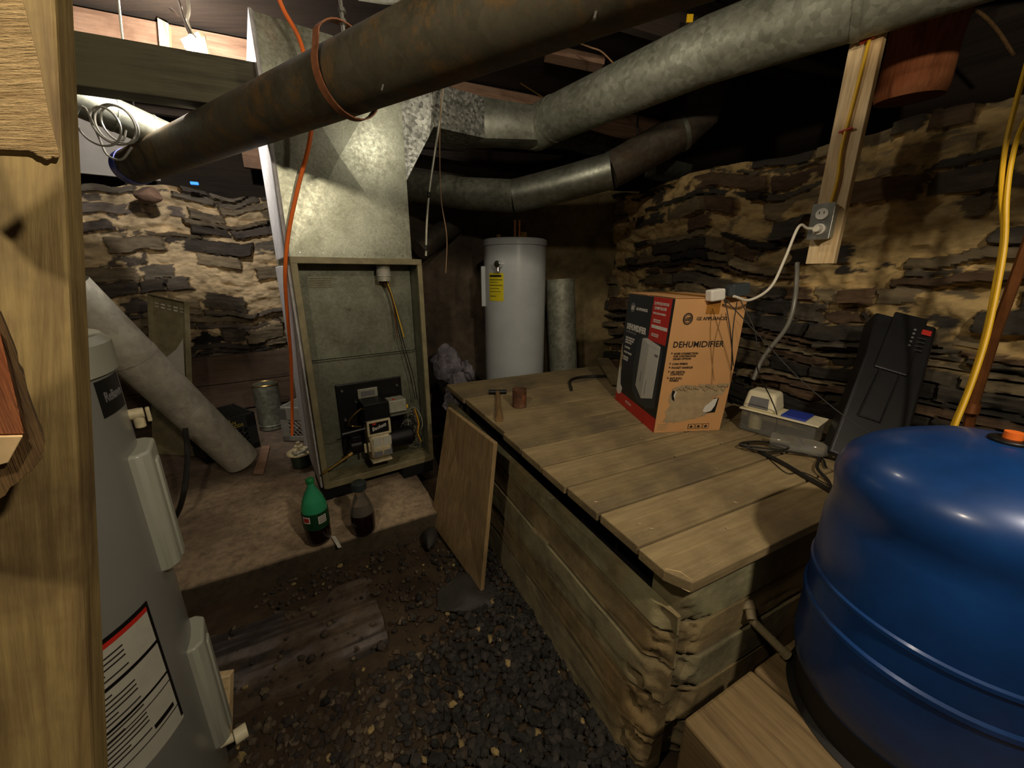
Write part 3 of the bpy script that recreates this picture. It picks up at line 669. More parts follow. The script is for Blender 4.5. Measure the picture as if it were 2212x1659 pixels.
# large warning label, slanting as a rectangle around the jacket
a0, a1 = aR - RAD(100), aR - RAD(37); z0, z1 = z(.38), z(.69)
mb = MB(); wrap_patch(mb, HR, a0, a1, z0, z1, .0012, 24); wl = mb.build('warning_label', M_lab, root, 40)
def lbl(mat, aa, ab, za, zb, nm): wrap_patch(MB(), HR, aa, ab, za, zb, .0020, 20).build; m_ = MB(); wrap_patch(m_, HR, aa, ab, za, zb, .0020, 20); m_.build(nm, mat, wl, 40)
lbl(M_labblk, a0, a1, z1 - .008, z1, 'black_border'); lbl(M_red, a0, a1, z1 - .018, z1 - .008, 'red_stripe'); lbl(M_labblk, a1 - RAD(1.2), a1, z0 + .01, z1, 'black_border')
lbl(M_labblk, a0, a1, z(0.593), z(0.600), 'black_border'); lbl(M_labblk, a0, a1, z(0.513), z(0.518), 'black_border'); lbl(M_ink, a0, a1, z(0.493), z(0.495), 'rule'); lbl(M_ink, a0, a1, z(0.423), z(0.425), 'rule'); lbl(M_labblk, a1 - RAD(13), a1 - RAD(3), z(0.433), z(0.443), 'black_tab')
for k in range(22):
    zz = z(0.663) - k * .0105
    if abs(zz - z(0.596)) < .008 or abs(zz - z(0.516)) < .006 or zz < z(0.433): continue
    lbl(M_ink, a0 + RAD(2), a1 - RAD(14 if k % 4 else 22), zz, zz + .0028, 'print_line')
m_ = MB(); bb = bend_on(0, 0, HR, a1 - RAD(30))(z(0.553), 0, .002); m_.tube([bb(Vector((.016 * math.cos(t * .4), .016 * math.sin(t * .4), 0))) for t in range(17)], .0018, 6); m_.build('round_symbol', M_ink, wl)
# fittings
x = Vector((math.cos(aR - .05), math.sin(aR - .05), 0)); y = Vector((-x.y, x.x, 0))
mb = MB(); mb.cyl(x * .24 + Vector((0, 0, z(1.025))), x * .272 + Vector((0, 0, z(1.025))), .011, n=16).cyl(x * .262 + Vector((0, 0, z(1.035))), x * .262 + Vector((0, 0, z(.995))), .009, n=14).box(x * .278 + Vector((0, 0, z(1.02))), (.007, .013, .030), Matrix.Rotation(math.atan2(x.y, x.x), 3, 'Z')); mb.build('relief_valve', M_cream, root, 30, .002)
x = Vector((math.cos(aR - .25), math.sin(aR - .25), 0))
mb = MB(); mb.cyl(x * .24 + Vector((0, 0, z(.145))), x * .295 + Vector((0, 0, z(.145))), .011, n=14); mb.cyl(x * .295 + Vector((0, 0, z(.145))) - Vector((.02, .02, 0)) * .6, x * .295 + Vector((0, 0, z(.145))) + Vector((.02, .02, 0)) * .4, .018, n=18); mb.build('drain_valve', M_crm, root, 30, .002)
# wood block behind drain
o = board('wood_offcut', PZ(478, 1600, .02), PZ(482, 1455, .20) , .045, .03, M_pine, (1, .3, 0), None, .003)
tag(o, 'short pale wood offcut leaning behind the grey water heater', 'wood')

# white tank at the back
TX, TY, TR = .02, 2.80, .215
root = thing('water_heater', 'tall white water heater with yellow label standing behind the cistern', 'water heater', (TX, TY, .125))
mb = MB(); mb.lathe([(0, 0), (TR, 0), (TR, 1.385), (0, 1.385)], n=64); mb.build('tank_jacket', M_white, root, 30)
mb = MB(); mb.lathe([(TR + .001, 1.355), (TR + .005, 1.358), (TR + .005, 1.392), (TR - .01, 1.400), (0, 1.402)], n=64); mb.build('top_cap', M_white, root, 40)
af = math.atan2(-TY, -TX)
m_ = MB(); wrap_patch(m_, TR, af - RAD(52), af - RAD(20), 1.0, 1.18, .002); yl = m_.build('yellow_label', M_yel, root, 40)
for k, (za, zb, wA) in enumerate(((1.155, 1.168, 26), (1.135, 1.139, 28), (1.10, 1.104, 28), (1.12, 1.123, 20), (1.08, 1.083, 22), (1.06, 1.063, 24), (1.03, 1.034, 14))):
    m_ = MB(); wrap_patch(m_, TR, af - RAD(50), af - RAD(50 - wA), za, zb, .0032); m_.build('print_line', M_ink, yl, 0)
x = Vector((math.cos(af - RAD(26)), math.sin(af - RAD(26)), 0))
mb = MB(); mb.cyl(x * (TR - .01) + Vector((0, 0, 1.235)), x * (TR + .05) + Vector((0, 0, 1.235)), .022, n=18).cyl(x * (TR + .03) + Vector((0, 0, 1.23)), x * (TR + .035) + Vector((0, 0, 1.185)), .012, n=12); mb.build('relief_valve', M_chrome, root, 30, .004)
x = Vector((-1, -.12, 0)); mb = MB(); mb.box(x * (TR + .002) + Vector((0, 0, 1.09)), (.03, .09, .27)); mb.build('access_cover', M_white, root, 0, .005)
mb = MB()
for dx, dy, h in ((-.03, -.05, .045), (.06, -.02, .05)): mb.cyl((dx, dy, 1.40), (dx, dy, 1.40 + h), .018, n=14)
mb = MB().cyl((.06, -.02, 1.40), (.06, -.02, 1.445), .022, n=6); mb.build('pipe_nipple', M_brass, root, 30); MB().cyl((.0, -.03, 1.40), (.0, -.03, 1.52), .008, n=10).build('water_pipe', M_copper, root); MB().cyl((-.11, -.08, 1.40), (-.11, -.08, 1.425), .014, n=6).build('pipe_nipple', M_brass, root)
MB().cyl((.03, -.03, 1.40), (.03, -.03, 1.52), .008, n=10).build('water_pipe', M_copper, root)

# vertical loose duct beside it
a = PZ(1235, 835, .125); base = Vector((.415, 2.87, .125))
o = MB(); prof = [(.105, 0), (.105, 1.13), (.099, 1.13), (.099, 0), (.105, 0)]; o.lathe(prof, n=40); o = o.build('loose_duct', M_galv_d, None, 40); o.location = base + Vector((.01, -.02, .012)); o.rotation_euler = (RAD(-1.5), RAD(-4), 0); tag(o, 'upright loose galvanised duct leaning beside the white water heater', 'duct')

# blue pressure tank
BX, BY, BR = .873, .618, .22
root = thing('pressure_tank', 'big blue steel pressure tank in the right foreground', 'tank', (BX, BY, .332))
zz = lambda v: v - .332
prof = [(0.02, zz(1.018)), (.07, zz(1.013)), (.11, zz(1.004)), (.15, zz(.986)), (.184, zz(.966)), (.206, zz(.944)), (.217, zz(.920)), (.2195, zz(.895)), (.216, zz(.872)), (.213, zz(.850)), (.215, zz(.825)), (BR, zz(.80)), (BR, zz(.690)), (BR + .0035, zz(.686)), (BR + .0035, zz(.678)), (BR, zz(.674)), (BR, zz(.617)), (BR + .0045, zz(.612)), (BR + .0045, zz(.602)), (BR, zz(.597)), (BR, zz(.475)), (.212, zz(.43)), (.19, zz(.395)), (.15, zz(.375)), (.0, zz(.372))]
mb = MB(); mb.lathe(prof[::-1], n=96); mb.build('tank_body', M_blue, root, 25)
mb = MB(); mb.lathe([(.197, zz(.42)), (.199, zz(.34)), (.214, zz(.333)), (.214, zz(.332)), (.190, zz(.332)), (.190, zz(.42)), (.197, zz(.42))], n=80); mb.build('base_ring', M_bskirt, root, 30)
MB().cyl((0, 0, zz(1.01)), (0, 0, zz(1.024)), .028, n=20).build('valve_recess', M_blk, root, 30, .003); MB().cyl((0, 0, zz(1.024)), (0, 0, zz(1.036)), .012, n=14).build('valve_cap', M_orange, root, 30)

# timbers under it
A0 = Vector((.382, .625, 0)); ty = Vector((.46, -.888, 0)).normalized(); tx = Vector((.888, .46, 0)).normalized()
labs = ['weathered square timber touching the cistern corner under the blue tank', 'second timber beneath the middle of the blue tank', 'third timber hidden mostly beneath the blue tank']
for i in range(3):
    x0 = .008 + i * .262; h = .33 - (0.006 if i == 1 else 0)
    c = A0 + tx * (x0 + .125); o = board('landscape_timber', c + Vector((0, 0, h - .11)) + ty * 0, c + ty * .72 + Vector((0, 0, h - .11)), .25, .22, M_timber, tx, None, .008)
    tag(o, labs[i], 'timber', 'timbers carrying the blue tank')
for i in range(2):
    c = A0 + tx * .42 + ty * (.08 + i * .5); o = board('cross_timber', c - tx * .38 + Vector((0, 0, .055)), c + tx * .38 + Vector((0, 0, .055)), .12, .108, M_beam, ty, None, .006)
    tag(o, ['dark cross timber on the gravel beneath the tank timbers, by the cistern', 'dark cross timber on the gravel beneath the tank timbers, nearer the viewer'][i], 'timber')

# grey pipe elbow from the cistern end wall
p0 = PP(1612, 1300, K + dW * .0 + dL * .04, -dL) ; pr = [p0 + dL * .06 + Vector((0, 0, .02)), p0 - dL * .03, p0 - dL * .045 + Vector((0, 0, -.02)), p0 - dL * .05 + dW * .0 + Vector((0, 0, -.05))]
pe = Vector(C0 + ray(1690, 1405) * (pr[-1].y / ray(1640, 1350).y * .97))
root = thing('water_pipe', 'grey jointed pipe elbow coming out of the cistern end wall', 'pipe', tuple(p0)); L_ = lambda mb: local(root, mb)
mid = C0 + ray(1625, 1340) * ((p0 - C0).length / ray(1612, 1300).length * .97)
L_(MB().tube([p0 + dL * .07, p0, mid], .013, 16, k=6)).build('elbow', M_pvc, root, 40); L_(MB().tube([mid, pe], .011, 14)).build('pipe_run', M_pvc, root, 40)
for q in (.1, .35): c = p0.lerp(mid, q); d_ = (mid - p0).normalized(); L_(MB().tube([c - d_ * .006, c + d_ * .006], .018, 16)).build('pipe_collar', M_pvc, root, 40)
L_(MB().tube([pe, pe + (pe - mid).normalized() * .015], .014, 16)).build('pipe_collar', M_pvc, root, 40)

# ================================================================== DEHUMIDIFIER BOX
Bo = Vector((.612, 1.537, .6405)); bang = math.atan2(.03, .30)
root = thing('dehumidifier_box', 'torn brown cardboard dehumidifier box with black printed side on the planks', 'box', tuple(Bo), bang)
bw, bd, bh = .300, .465, .565
mb = MB(); n = 8
def bx(u, v, h):  # slightly bulging and leaning carton
    s_ = h / bh; bul = math.sin(math.pi * min(1, s_)) * .006 * (1 if u > .5 else 0)
    x = u * bw + s_ * .030 * 1 + (bul if u > .5 else -bul); y = v * bd + (bul if v > .5 else 0); return (x + (.0 if u > .5 else 0), y, h)
for a_, b_ in (((0, 0), (1, 0)), ((1, 0), (1, 1)), ((1, 1), (0, 1)), ((0, 1), (0, 0))):
    vs = [bx(a_[0] + (b_[0] - a_[0]) * i / n, a_[1] + (b_[1] - a_[1]) * i / n, bh * j / n) for j in range(n + 1) for i in range(n + 1)]
    mb.add(vs, [(j * (n + 1) + i, j * (n + 1) + i + 1, (j + 1) * (n + 1) + i + 1, (j + 1) * (n + 1) + i) for j in range(n) for i in range(n)])
mb.add([bx(0, 0, bh), bx(1, 0, bh), bx(1, 1, bh), bx(0, 1, bh), bx(0, 0, 0), bx(1, 0, 0), bx(1, 1, 0), bx(0, 1, 0)], [(0, 1, 2, 3), (7, 6, 5, 4)])
carton = mb.build('carton', M_card, root, 30)
def on_front(x, z, o=.001): p = bx(x / bw, 0, z); return Vector((p[0], p[1] - o, p[2]))
def on_left(y, z, o=.001): p = bx(0, y / bd, z); return Vector((p[0] - o, p[1], p[2]))
def patch(nm, mat, fn_, pts, o=.001, parent=None, th=.0006, sub=0):
    m = MB(); k = len(pts); a = [fn_(x, z, o) for x, z in pts]; b = [fn_(x, z, o - th) for x, z in pts]
    m.add(a + b, [tuple(range(k)), tuple(range(k, 2 * k))[::-1]] + [(i, k + i, k + (i + 1) % k, (i + 1) % k) for i in range(k)]); return m.build(nm, mat, parent or root, 0)
def grid_patch(nm, mat, fn_, x0, x1, z0, z1, o, parent=None, nx=6, nz=10):
    m = MB(); vs = [fn_(x0 + (x1 - x0) * i / nx, z0 + (z1 - z0) * j / nz, o) for j in range(nz + 1) for i in range(nx + 1)]
    m.add(vs, [(j * (nx + 1) + i, j * (nx + 1) + i + 1, (j + 1) * (nx + 1) + i + 1, (j + 1) * (nx + 1) + i) for j in range(nz) for i in range(nx)]); return m.build(nm, mat, parent or root, 40)
def rect(x0, z0, x1, z1): return [(x0, z0), (x1, z0), (x1, z1), (x0, z1)]
def ftext(s, x, z, size, mat, parent, face='F', bold=.0003, sx=1, o=.0016, shear=0):
    fn_ = on_front if face == 'F' else on_left
    b = (lambda c: fn_(x + c.x, z + c.y, o + c.z)) if face == 'F' else (lambda c: fn_(x - c.x, z + c.y, o + c.z))
    return text('lettering', s, size, mat, parent, None, bold, shear, .0002, sx, bend=b)
# front face (cardboard)
ftext('DEHUMIDIFIER', .020, .372, .0345, M_ink, root, bold=.0007, sx=.89)
ftext('GE APPLIANCES', .100, .481, .0185, M_ink, root, bold=.0003, sx=.98)
m = MB(); cg = (.064, .487)
m.tube([on_front(cg[0] + .0185 * math.cos(t * .2618), cg[1] + .0215 * math.sin(t * .2618), .0012) for t in range(25)], .0024, 6); eg = m.build('round_emblem', M_ink, root)
m = MB(); m.tube([on_front(cg[0] + .0135 * math.cos(t * .2618) , cg[1] + .0155 * math.sin(t * .2618), .0012) for t in range(25)], .0012, 6); m.build('emblem_ring', M_ink, eg)
ftext('GE', cg[0] - .0125, cg[1] - .007, .019, M_ink, eg, bold=.0009, sx=.9, shear=.35)
bl = [('HOSE CONNECTION', .342), ('FOR CONTINUOUS', .331), ('DRAIN OPTION', .320), ('2 FAN SPEEDS', .299), ('POCKET HANDLES', .283), ('LED DIGITAL', .265), ('CONTROLS', .255), ('EASY-ROLL', .238), ('WHEELS', .228)]
for s_, z_ in bl: ftext(s_, .030, z_, .0115, M_ink, root, bold=.0004, sx=.95)
for z_ in (.345, .302, .286, .268, .241): patch('bullet_dot', M_ink, on_front, rect(.019, z_, .024, z_ + .006), .0016)
rs = random.Random(3)
def ragged(x0, x1, z0, z1, j, n=16):
    top = [(x0 + (x1 - x0) * i / n, z1 + rs.uniform(-j, j)) for i in range(n + 1)]; bot = [(x1 - (x1 - x0) * i / n, z0 + rs.uniform(-j, j)) for i in range(n + 1)]; return top + bot
pts = [(.05, .195), (.07, .205), (.095, .212), (.13, .207), (.16, .198), (.185, .206), (.215, .210), (.25, .200), (.270, .205), (.282, .195), (.275, .165), (.25, .160), (.23, .150), (.245, .125), (.235, .09), (.215, .072), (.18, .062), (.13, .052), (.09, .045), (.05, .040), (.03, .055), (.045, .075), (.035, .095), (.052, .12), (.04, .15)]
P2 = []
for i in range(len(pts)):
    a_, b_ = pts[i], pts[(i + 1) % len(pts)]
    for k in range(5): t = k / 5; P2.append((a_[0] * (1 - t) + b_[0] * t + rs.uniform(-.003, .003), a_[1] * (1 - t) + b_[1] * t + rs.uniform(-.0035, .0035)))
patch('torn_layer', M_cardl, on_front, P2, .0013)['label'] = 'paler torn cardboard layer'
for i in range(26):
    x_ = .05 + i * .009; z_ = .205 + rs.uniform(-.012, .008); q = on_front(x_, z_, .004); m = MB()
    m.add([q + Vector((0, 0, .004)), q + Vector((.011, -.004 - rs.random() * .005, rs.uniform(-.003, .006))), q + Vector((.010, -.003, -.006)), q + Vector((.001, -.001, -.005))], [(0, 1, 2, 3)])
    m.prism([q, q + Vector((.014, -.009, .006)), q + Vector((.012, -.004, -.012))], (0, .0012, 0)); m.build('torn_flap', M_cardl, root, 0)
patch('torn_hole', M_shade, on_front, [(.052, .195), (.072, .200), (.075, .19), (.062, .165), (.068, .140), (.055, .150), (.05, .17)], .0018)  # dark inside of the hole painted as a flat black patch
patch('plastic_bag', M_inkw, on_front, [(.066, .193), (.074, .190), (.066, .168), (.068, .150), (.060, .165)], .0024)
patch('torn_hole', M_shade, on_front, [(.205, .095), (.222, .10), (.240, .150), (.262, .150), (.258, .085), (.215, .082)], .0018)
patch('plastic_bag', M_inkw, on_front, [(.200, .092), (.214, .085), (.238, .092), (.250, .115), (.256, .150), (.238, .145), (.222, .128), (.205, .112)], .0028)['label'] = 'white plastic packing showing through the tear'
patch('tape_strip', M_tape, on_front, rect(.135, .505, .190, .5645), .0015)
for k in range(3): 
    x0 = .150 + k * .033; f_ = patch('print_frame', M_ink, on_front, rect(x0, .012, x0 + .029, .034), .0016); patch('frame_field', M_card, on_front, rect(x0 + .002, .014, x0 + .027, .032), .0019, f_); patch('symbol', M_ink, on_front, [(x0 + .008, .017), (x0 + .019, .017), (x0 + .021, .024), (x0 + .014, .029), (x0 + .007, .024)], .0022, f_)
for z_ in (.012, .02, .028, .036): patch('print_line', M_cardl, on_front, rect(.012, z_, .055, z_ + .0022), .0016)
# left face (black print)
pl_ = grid_patch('printed_panel', M_pan, on_left, .0, bd, 0, bh - .001, .0012)
pl_['label'] = 'black printed side of the box'
grid_patch('red_band', M_red, on_left, .0, bd, .0, .062, .0017, None)['label'] = 'red band along the bottom'
rp = patch('red_panel', M_red, on_left, rect(.020, .375, .180, bh - .002), .0019); patch('white_strip', M_inkw, on_left, rect(.024, .432, .165, .446), .0024, rp)
ftext('22 PINT/22 PINTAS', .168, .532, .0165, M_inkw, rp, 'L', sx=.95, o=.0024); ftext('DAMP ROOM', .160, .512, .0175, M_inkw, rp, 'L', sx=1.0, o=.0024)
ftext('HABITACION HUMEDA', .168, .492, .011, M_inkw, rp, 'L', sx=1.0, o=.0024)
for k in range(4): ftext('MOISTURE REMOVAL', .155, .466 - k * .008 - (.045 if k > 1 else 0), .007, M_inkw, rp, 'L', sx=1.0, o=.0024)
ftext('DEHUMIDIFIER', .435, .392, .040, M_inkw, root, 'L', bold=.0016, sx=.80); ftext('DESHUMIDIFICADOR', .435, .374, .013, M_inkg, root, 'L')
ftext('GE APPLIANCES', .350, .492, .0175, M_inkw, root, 'L', bold=.0004, sx=1.0)
m = MB(); cg = (.392, .500); m.add([on_left(cg[0] + .026 * math.cos(t * .2618), cg[1] + .023 * math.sin(t * .2618), .0022) for t in range(24)], [tuple(range(24))]); m.v = m.v + [tuple(Vector(v) + Vector((.0008, 0, 0))) for v in m.v]; m.f = [tuple(range(24)), tuple(range(24, 48))[::-1]] + [(i, 24 + i, 24 + (i + 1) % 24, (i + 1) % 24) for i in range(24)]
eg = m.build('round_emblem', M_inkg, root, 0); ftext('GE', cg[0] + .017, cg[1] - .009, .024, M_inkw, eg, 'L', bold=.0009, sx=1.0, shear=.3, o=.0028)
for k, s_ in enumerate(('HOSE CONNECTION', 'FOR CONTINUOUS', 'DRAIN OPTION', '', '2 FAN SPEEDS', '', 'POCKET HANDLES', '', 'LED DIGITAL', 'CONTROLS')):
    if s_: ftext(s_, .430, .345 - k * .0125, .0125, M_inkw, root, 'L', sx=.9)
ftext('ADEL22LA', .33, .030, .016, M_inkw, root, 'L')
# glow print behind the pictured unit, then the pictured unit in three facets
patch('grey_print', M_glow, on_left, [(.03, .10), (.10, .075), (.20, .075), (.27, .11), (.295, .20), (.29, .32), (.26, .375), (.18, .395), (.08, .385), (.035, .34)], .0016)
un = patch('pictured_unit', M_unit, on_left, [(.055, .362), (.060, .135), (.165, .103), (.240, .145), (.235, .372)], .0022)
patch('pictured_side', M_unit2, on_left, [(.057, .345), (.060, .135), (.165, .103), (.160, .350)], .0026, un); patch('pictured_top', M_unit2, on_left, [(.235, .372), (.190, .380), (.055, .364), (.058, .348), (.16, .353)], .0026, un)
patch('pictured_slot', M_inkg, on_left, rect(.062, .316, .095, .326), .003, un); patch('pictured_line', M_inkg, on_left, rect(.195, .175, .199, .225), .003, un); patch('pictured_line', M_inkg, on_left, rect(.135, .13, .139, .195), .003, un)
patch('torn_edge', M_cardl, on_left, [(.465, .31), (.45, .27), (.435, .25), (.445, .22), (.43, .18), (.45, .15), (.465, .14)], .0022)
patch('plastic_bag', M_inkw, on_left, [(.463, .19), (.44, .17), (.42, .10), (.39, .085), (.40, .055), (.44, .04), (.463, .06)], .0026)
# top flaps with seam
mb = MB(); mb.box((bw / 2 + .03, bd * .26, bh + .0035), (bw, bd * .5, .003)).box((bw / 2 + .03, bd * .77, bh + .003), (bw, bd * .46, .003)); mb.build('top_flaps', M_card, root, 0, .001)
MB().box((bw * .62, bd * .5, bh + .0062), (.055, bd * .96, .0006)).build('tape_strip', M_tape, root, 0)

# ================================================================== CABLE, PLUG, OUTLET BOARD
q = ray(1765, 570) ; pbt = C0 + q * 1.57; az = math.atan2(pbt.x, pbt.y)
fx = Vector((math.cos(az), -math.sin(az), 0)); fy = Vector((fx.y * -1, fx.x, 0))  # fx: to the right seen from the camera
fx = Vector((math.cos(az + .30), -math.sin(az + .30), 0)); fy = Vector((-fx.y, fx.x, 0))
root = thing('outlet_board', 'pale pine board hanging from the joists beside the yellow cable', 'board', tuple(pbt)); root.rotation_euler = (0, 0, math.atan2(fx.y, fx.x))
zt = 2.36 - pbt.z
MB().box((.005, .024, zt / 2), (.095, .040, zt)).build('pine_stud', M_pine, root, 0, .003)
ob = thing('outlet_box', 'grey metal outlet box with white duplex receptacle on the pine board', 'outlet', tuple(pbt)); ob.rotation_euler = root.rotation_euler; ob.scale = (1.25, 1.25, 1.25)
MB().box((.0, -.021, .125), (.056, .042, .100)).build('steel_box', M_greyb, ob, 0, .005)
fp = MB().box((.0, -.0435, .125), (.060, .003, .106)).build('face_plate', M_steel, ob, 0, .004)
for zc in (.147, .103):
    r_ = MB(); r_.cyl((0, -.044, zc), (0, -.050, zc), .0165, n=24); r_ = r_.build('receptacle', M_wht, ob, 30, .001)
    if zc > .12:
        for dx in (-.006, .006): MB().box((dx, -.0503, zc + .003), (.002, .001, .007)).build('slot', M_ink, r_, 0)
MB().cyl((0, -.045, .125), (0, -.0475, .125), .003, n=10).build('plate_screw', M_steel, fp)
Mo = Matrix.LocRotScale(ob.location, ob.rotation_euler, ob.scale)
plug = Mo @ Vector((0, -.052, .103))
# yellow house cable down the board
ys = [Mo @ Vector((.005 + dx, -.006, zc)) for dx, zc in ((-.0, .176), (.004, .25), (-.002, .34), (.004, .48), (.010, .62), (.012, .78), (.016, .95))]
o = MB().tube(ys, .0058, 10, k=6).build('yellow_cable', M_yelc, None, 40); setbase(o, ys[0]); tag(o, 'yellow house cable stapled down the pine board to the outlet box', 'cable')
for i, zc in enumerate((.38, .60)):
    c = Mo @ Vector((.004 + .006 * i, -.007, zc)); o = MB().box((0, 0, 0), (.040, .012, .006), Matrix.Rotation(RAD(-8), 3, 'Y')).build('cable_staple', M_red, None, 0, .001); o.location = c; o.rotation_euler = ob.rotation_euler; tag(o, ['lower red cable staple on the pine board', 'upper red cable staple on the pine board'][i], 'staple', 'red cable staples')
# white extension cord: plug at outlet -> tap on the box top
top = Bo + Vector((0, 0, bh + .012))
tp = Vector((.735, 1.545, Bo.z + bh + .022))
end = C0 + ray(1585, 640) * 1.44
root = thing('extension_cord', 'white extension cord drooping from the outlet box to the carton top', 'cord', tuple(plug)); L_ = lambda mb: local(root, mb)
e0 = Mo @ Vector((-.03, -.085, .100)); pts = [plug + Vector((0, 0, 0)), Mo @ Vector((-.02, -.08, .105)), C0 + ray(1725, 490) * 1.48, C0 + ray(1695, 560) * 1.49, C0 + ray(1665, 620) * 1.48, C0 + ray(1620, 648) * 1.46, end]
L_(MB().tube(pts, .0052, 10, k=6)).build('cord', M_whc, root, 40)
L_(MB().cyl(plug + fy * .004, plug - fy * .026, .016, .012, n=16)).build('plug', M_whc, root, 30, .002)
tpx = thing('plug_adapter', 'white and black power adapter plugs lying on the carton top edge', 'adapter', tuple(tp)); R3 = Matrix.Rotation(RAD(10), 3, 'Z') @ Matrix.Rotation(RAD(-7), 3, 'Y')
w0 = C0 + ray(1548, 637) * 1.50 - tp; w1 = C0 + ray(1585, 630) * 1.50 - tp
MB().box((w0.x - .005, w0.y, w0.z), (.062, .040, .044), R3).build('white_plug', M_wht, tpx, 0, .006); mb = MB(); mb.box((w1.x + .004, w1.y - .02, w1.z + .008), (.072, .042, .046), R3).build('black_adapter', plain('adapter_dark', '#3a4145', .4, 0, .1, 10), tpx, 0, .004)
# ================================================================== CONDENSATE PUMP
pz = .6405
def onp(px, py, z_=pz): return PZ(px, py, z_)
a = onp(1600, 935); b = onp(1770, 985); dp = Vector((b.x - a.x, b.y - a.y, 0)).normalized(); pang = math.atan2(dp.y, dp.x)
root = thing('condensate_pump', 'cream condensate pump on a clear reservoir beside the carton', 'pump', tuple(onp(1594, 926)), pang)
PLn, PDp, PHt = .27, .12, .095
mb = MB(); mb.box((PLn / 2, PDp / 2, PHt / 2), (PLn, PDp, PHt)).build('reservoir', M_clear, root, 0, .008)
MB().box((PLn / 2, PDp / 2, PHt + .003), (PLn + .014, PDp + .014, .006)).build('lid', M_crm, root, 0, .002)
mb = MB(); s0 = [(.0, -.0), (.13, -.0), (.13, PDp), (.0, PDp)]; mb.hexa([(-.002, 0, PHt + .006), (.125, 0, PHt + .006), (.125, PDp, PHt + .006), (-.002, PDp, PHt + .006)], [(.006, .022, PHt + .085), (.112, .022, PHt + .085), (.112, PDp - .01, PHt + .085), (.006, PDp - .01, PHt + .085)]); mb.build('motor_housing', M_crm, root, 30, .014, 4)
sl = MB(); sl.prism([(.022, .0010, PHt + .018), (.098, .0010, PHt + .018), (.093, .0145, PHt + .062), (.026, .0145, PHt + .062)], (0, -.001, 0)); sl = sl.build('rating_label', M_inkg, root, 0)
for k in range(4): MB().box((.058, .003 + k * .0033, PHt + .027 + k * .0095), (.055, .001, .002)).build('print_line', M_ink, sl, 0)
MB().box((.188, PDp / 2, PHt + .010), (.085, PDp * .9, .010)).build('blue_cover', M_bluep, root, 0, .004)
MB().cyl((.05, .05, .012), (.05, .05, .08), .026, n=24).build('float', M_cream, root, 30)
# bottle lying against the pump
bp = onp(1748, 978)
root = thing('plastic_bottle', 'clear plastic bottle with white cap lying in front of the pump', 'bottle', (bp.x - .02, bp.y - .03, pz + .034), RAD(-38))
Rx = Matrix.Rotation(RAD(90), 3, 'Y'); mb = MB(); mb.lathe([(0, -.13), (.028, -.13), (.032, -.12), (.030, -.09), (.032, -.06), (.030, -.03), (.032, .0), (.028, .03), (.013, .055), (.013, .066)], n=32, rot=Rx); mb.build('bottle_body', M_clear, root, 60)
MB().cyl((.062, 0, 0), (.082, 0, 0), .0165, n=24).build('cap', M_cap, root, 30, .002)
# clear drain tube up the wall
tb = [C0 + ray(x, y) * t for x, y, t in ((1722, 568, 1.66), (1718, 640, 1.64), (1700, 705, 1.66), (1650, 770, 1.72), (1627, 820, 1.74))]
o = MB().tube(tb, .009, 12, k=6).build('vinyl_tube', M_tubeg, None, 40); setbase(o, tb[-1]); tag(o, 'cloudy vinyl drain tube hanging from the wall down to the pump', 'tube')
# thin black leads
def cable(name, label, cat, pts, r, mat, k=6, group=None):
    pts = [Vector(p) for p in pts]; o = MB().tube(pts, r, 8, k=k).build(name, mat, None, 40); setbase(o, pts[0]); return tag(o, label, cat, group)
T = lambda x, y, t: C0 + ray(x, y) * t
cable('power_lead', 'thin black lead dropping down the carton face from the adapter', 'lead', [T(1566, 648, 1.42), T(1577, 710, 1.41), T(1584, 790, 1.45)], .0018, M_bcord)
cable('power_lead', 'black lead running from the adapter down to the cream pump', 'lead', [T(1600, 650, 1.42), T(1632, 720, 1.40), T(1637, 800, 1.42), T(1665, 860, 1.52), T(1680, 905, 1.60), T(1672, 945, 1.64)], .0022, M_bcord)
cable('power_lead', 'long black lead sagging from the adapter past the dark tool case', 'lead', [T(1565, 645, 1.43), T(1640, 725, 1.35), T(1740, 830, 1.24), T(1870, 930, 1.12), T(1990, 975, 1.02)], .0020, M_bcord)
rs = random.Random(8)
lp = []
for t in range(26):
    a_ = t * .62; c = onp(1650, 965, pz + .006 + t * .0008); lp.append(c + Vector((math.cos(a_) * (.075 + .02 * math.sin(t)), math.sin(a_) * .045, .002)))
lp.append(onp(1760, 985, pz + .012)); lp.append(onp(1785, 1010, pz + .01))
cable('coiled_cable', 'thin black cable coiled on the planks in front of the pump', 'cable', lp, .0035, M_bcord, 5)
cable('black_hose', 'thick black hose lying across the planks towards the blue tank', 'hose', [onp(1640, 975, pz + .008), onp(1690, 1000, pz + .008), onp(1740, 1030, pz + .008), onp(1785, 1055, pz + .008), onp(1830, 1090, pz + .008)], .0078, M_bcord)
cable('black_hose', 'black hose looping between the pump and the blue tank edge', 'hose', [onp(1775, 985, pz + .008), onp(1765, 1010, pz + .02), onp(1790, 1040, pz + .008), onp(1800, 1075, pz + .008)], .005, M_bcord)
cable('thin_wire', 'very thin wire lying loose on the nearer planks', 'wire', [onp(1660, 990, pz + .003), onp(1700, 1022, pz + .003), onp(1735, 1020, pz + .003), onp(1790, 1048, pz + .003)], .0015, M_bcord)
cable('rubber_hose', 'short curved piece of dark rubber hose on the planks behind the can', 'hose', [onp(1234, 842, pz + .009), onp(1232, 822, pz + .009), onp(1260, 814, pz + .009), onp(1320, 812, pz + .009)], .009, M_bcord)
o = board('scrap_board', onp(1338, 830, pz + .02), onp(1302, 775, pz + .05), .09, .016, M_plank2, (1, .6, 0)); tag(o, 'small scrap board leaning at the back left of the carton', 'board')
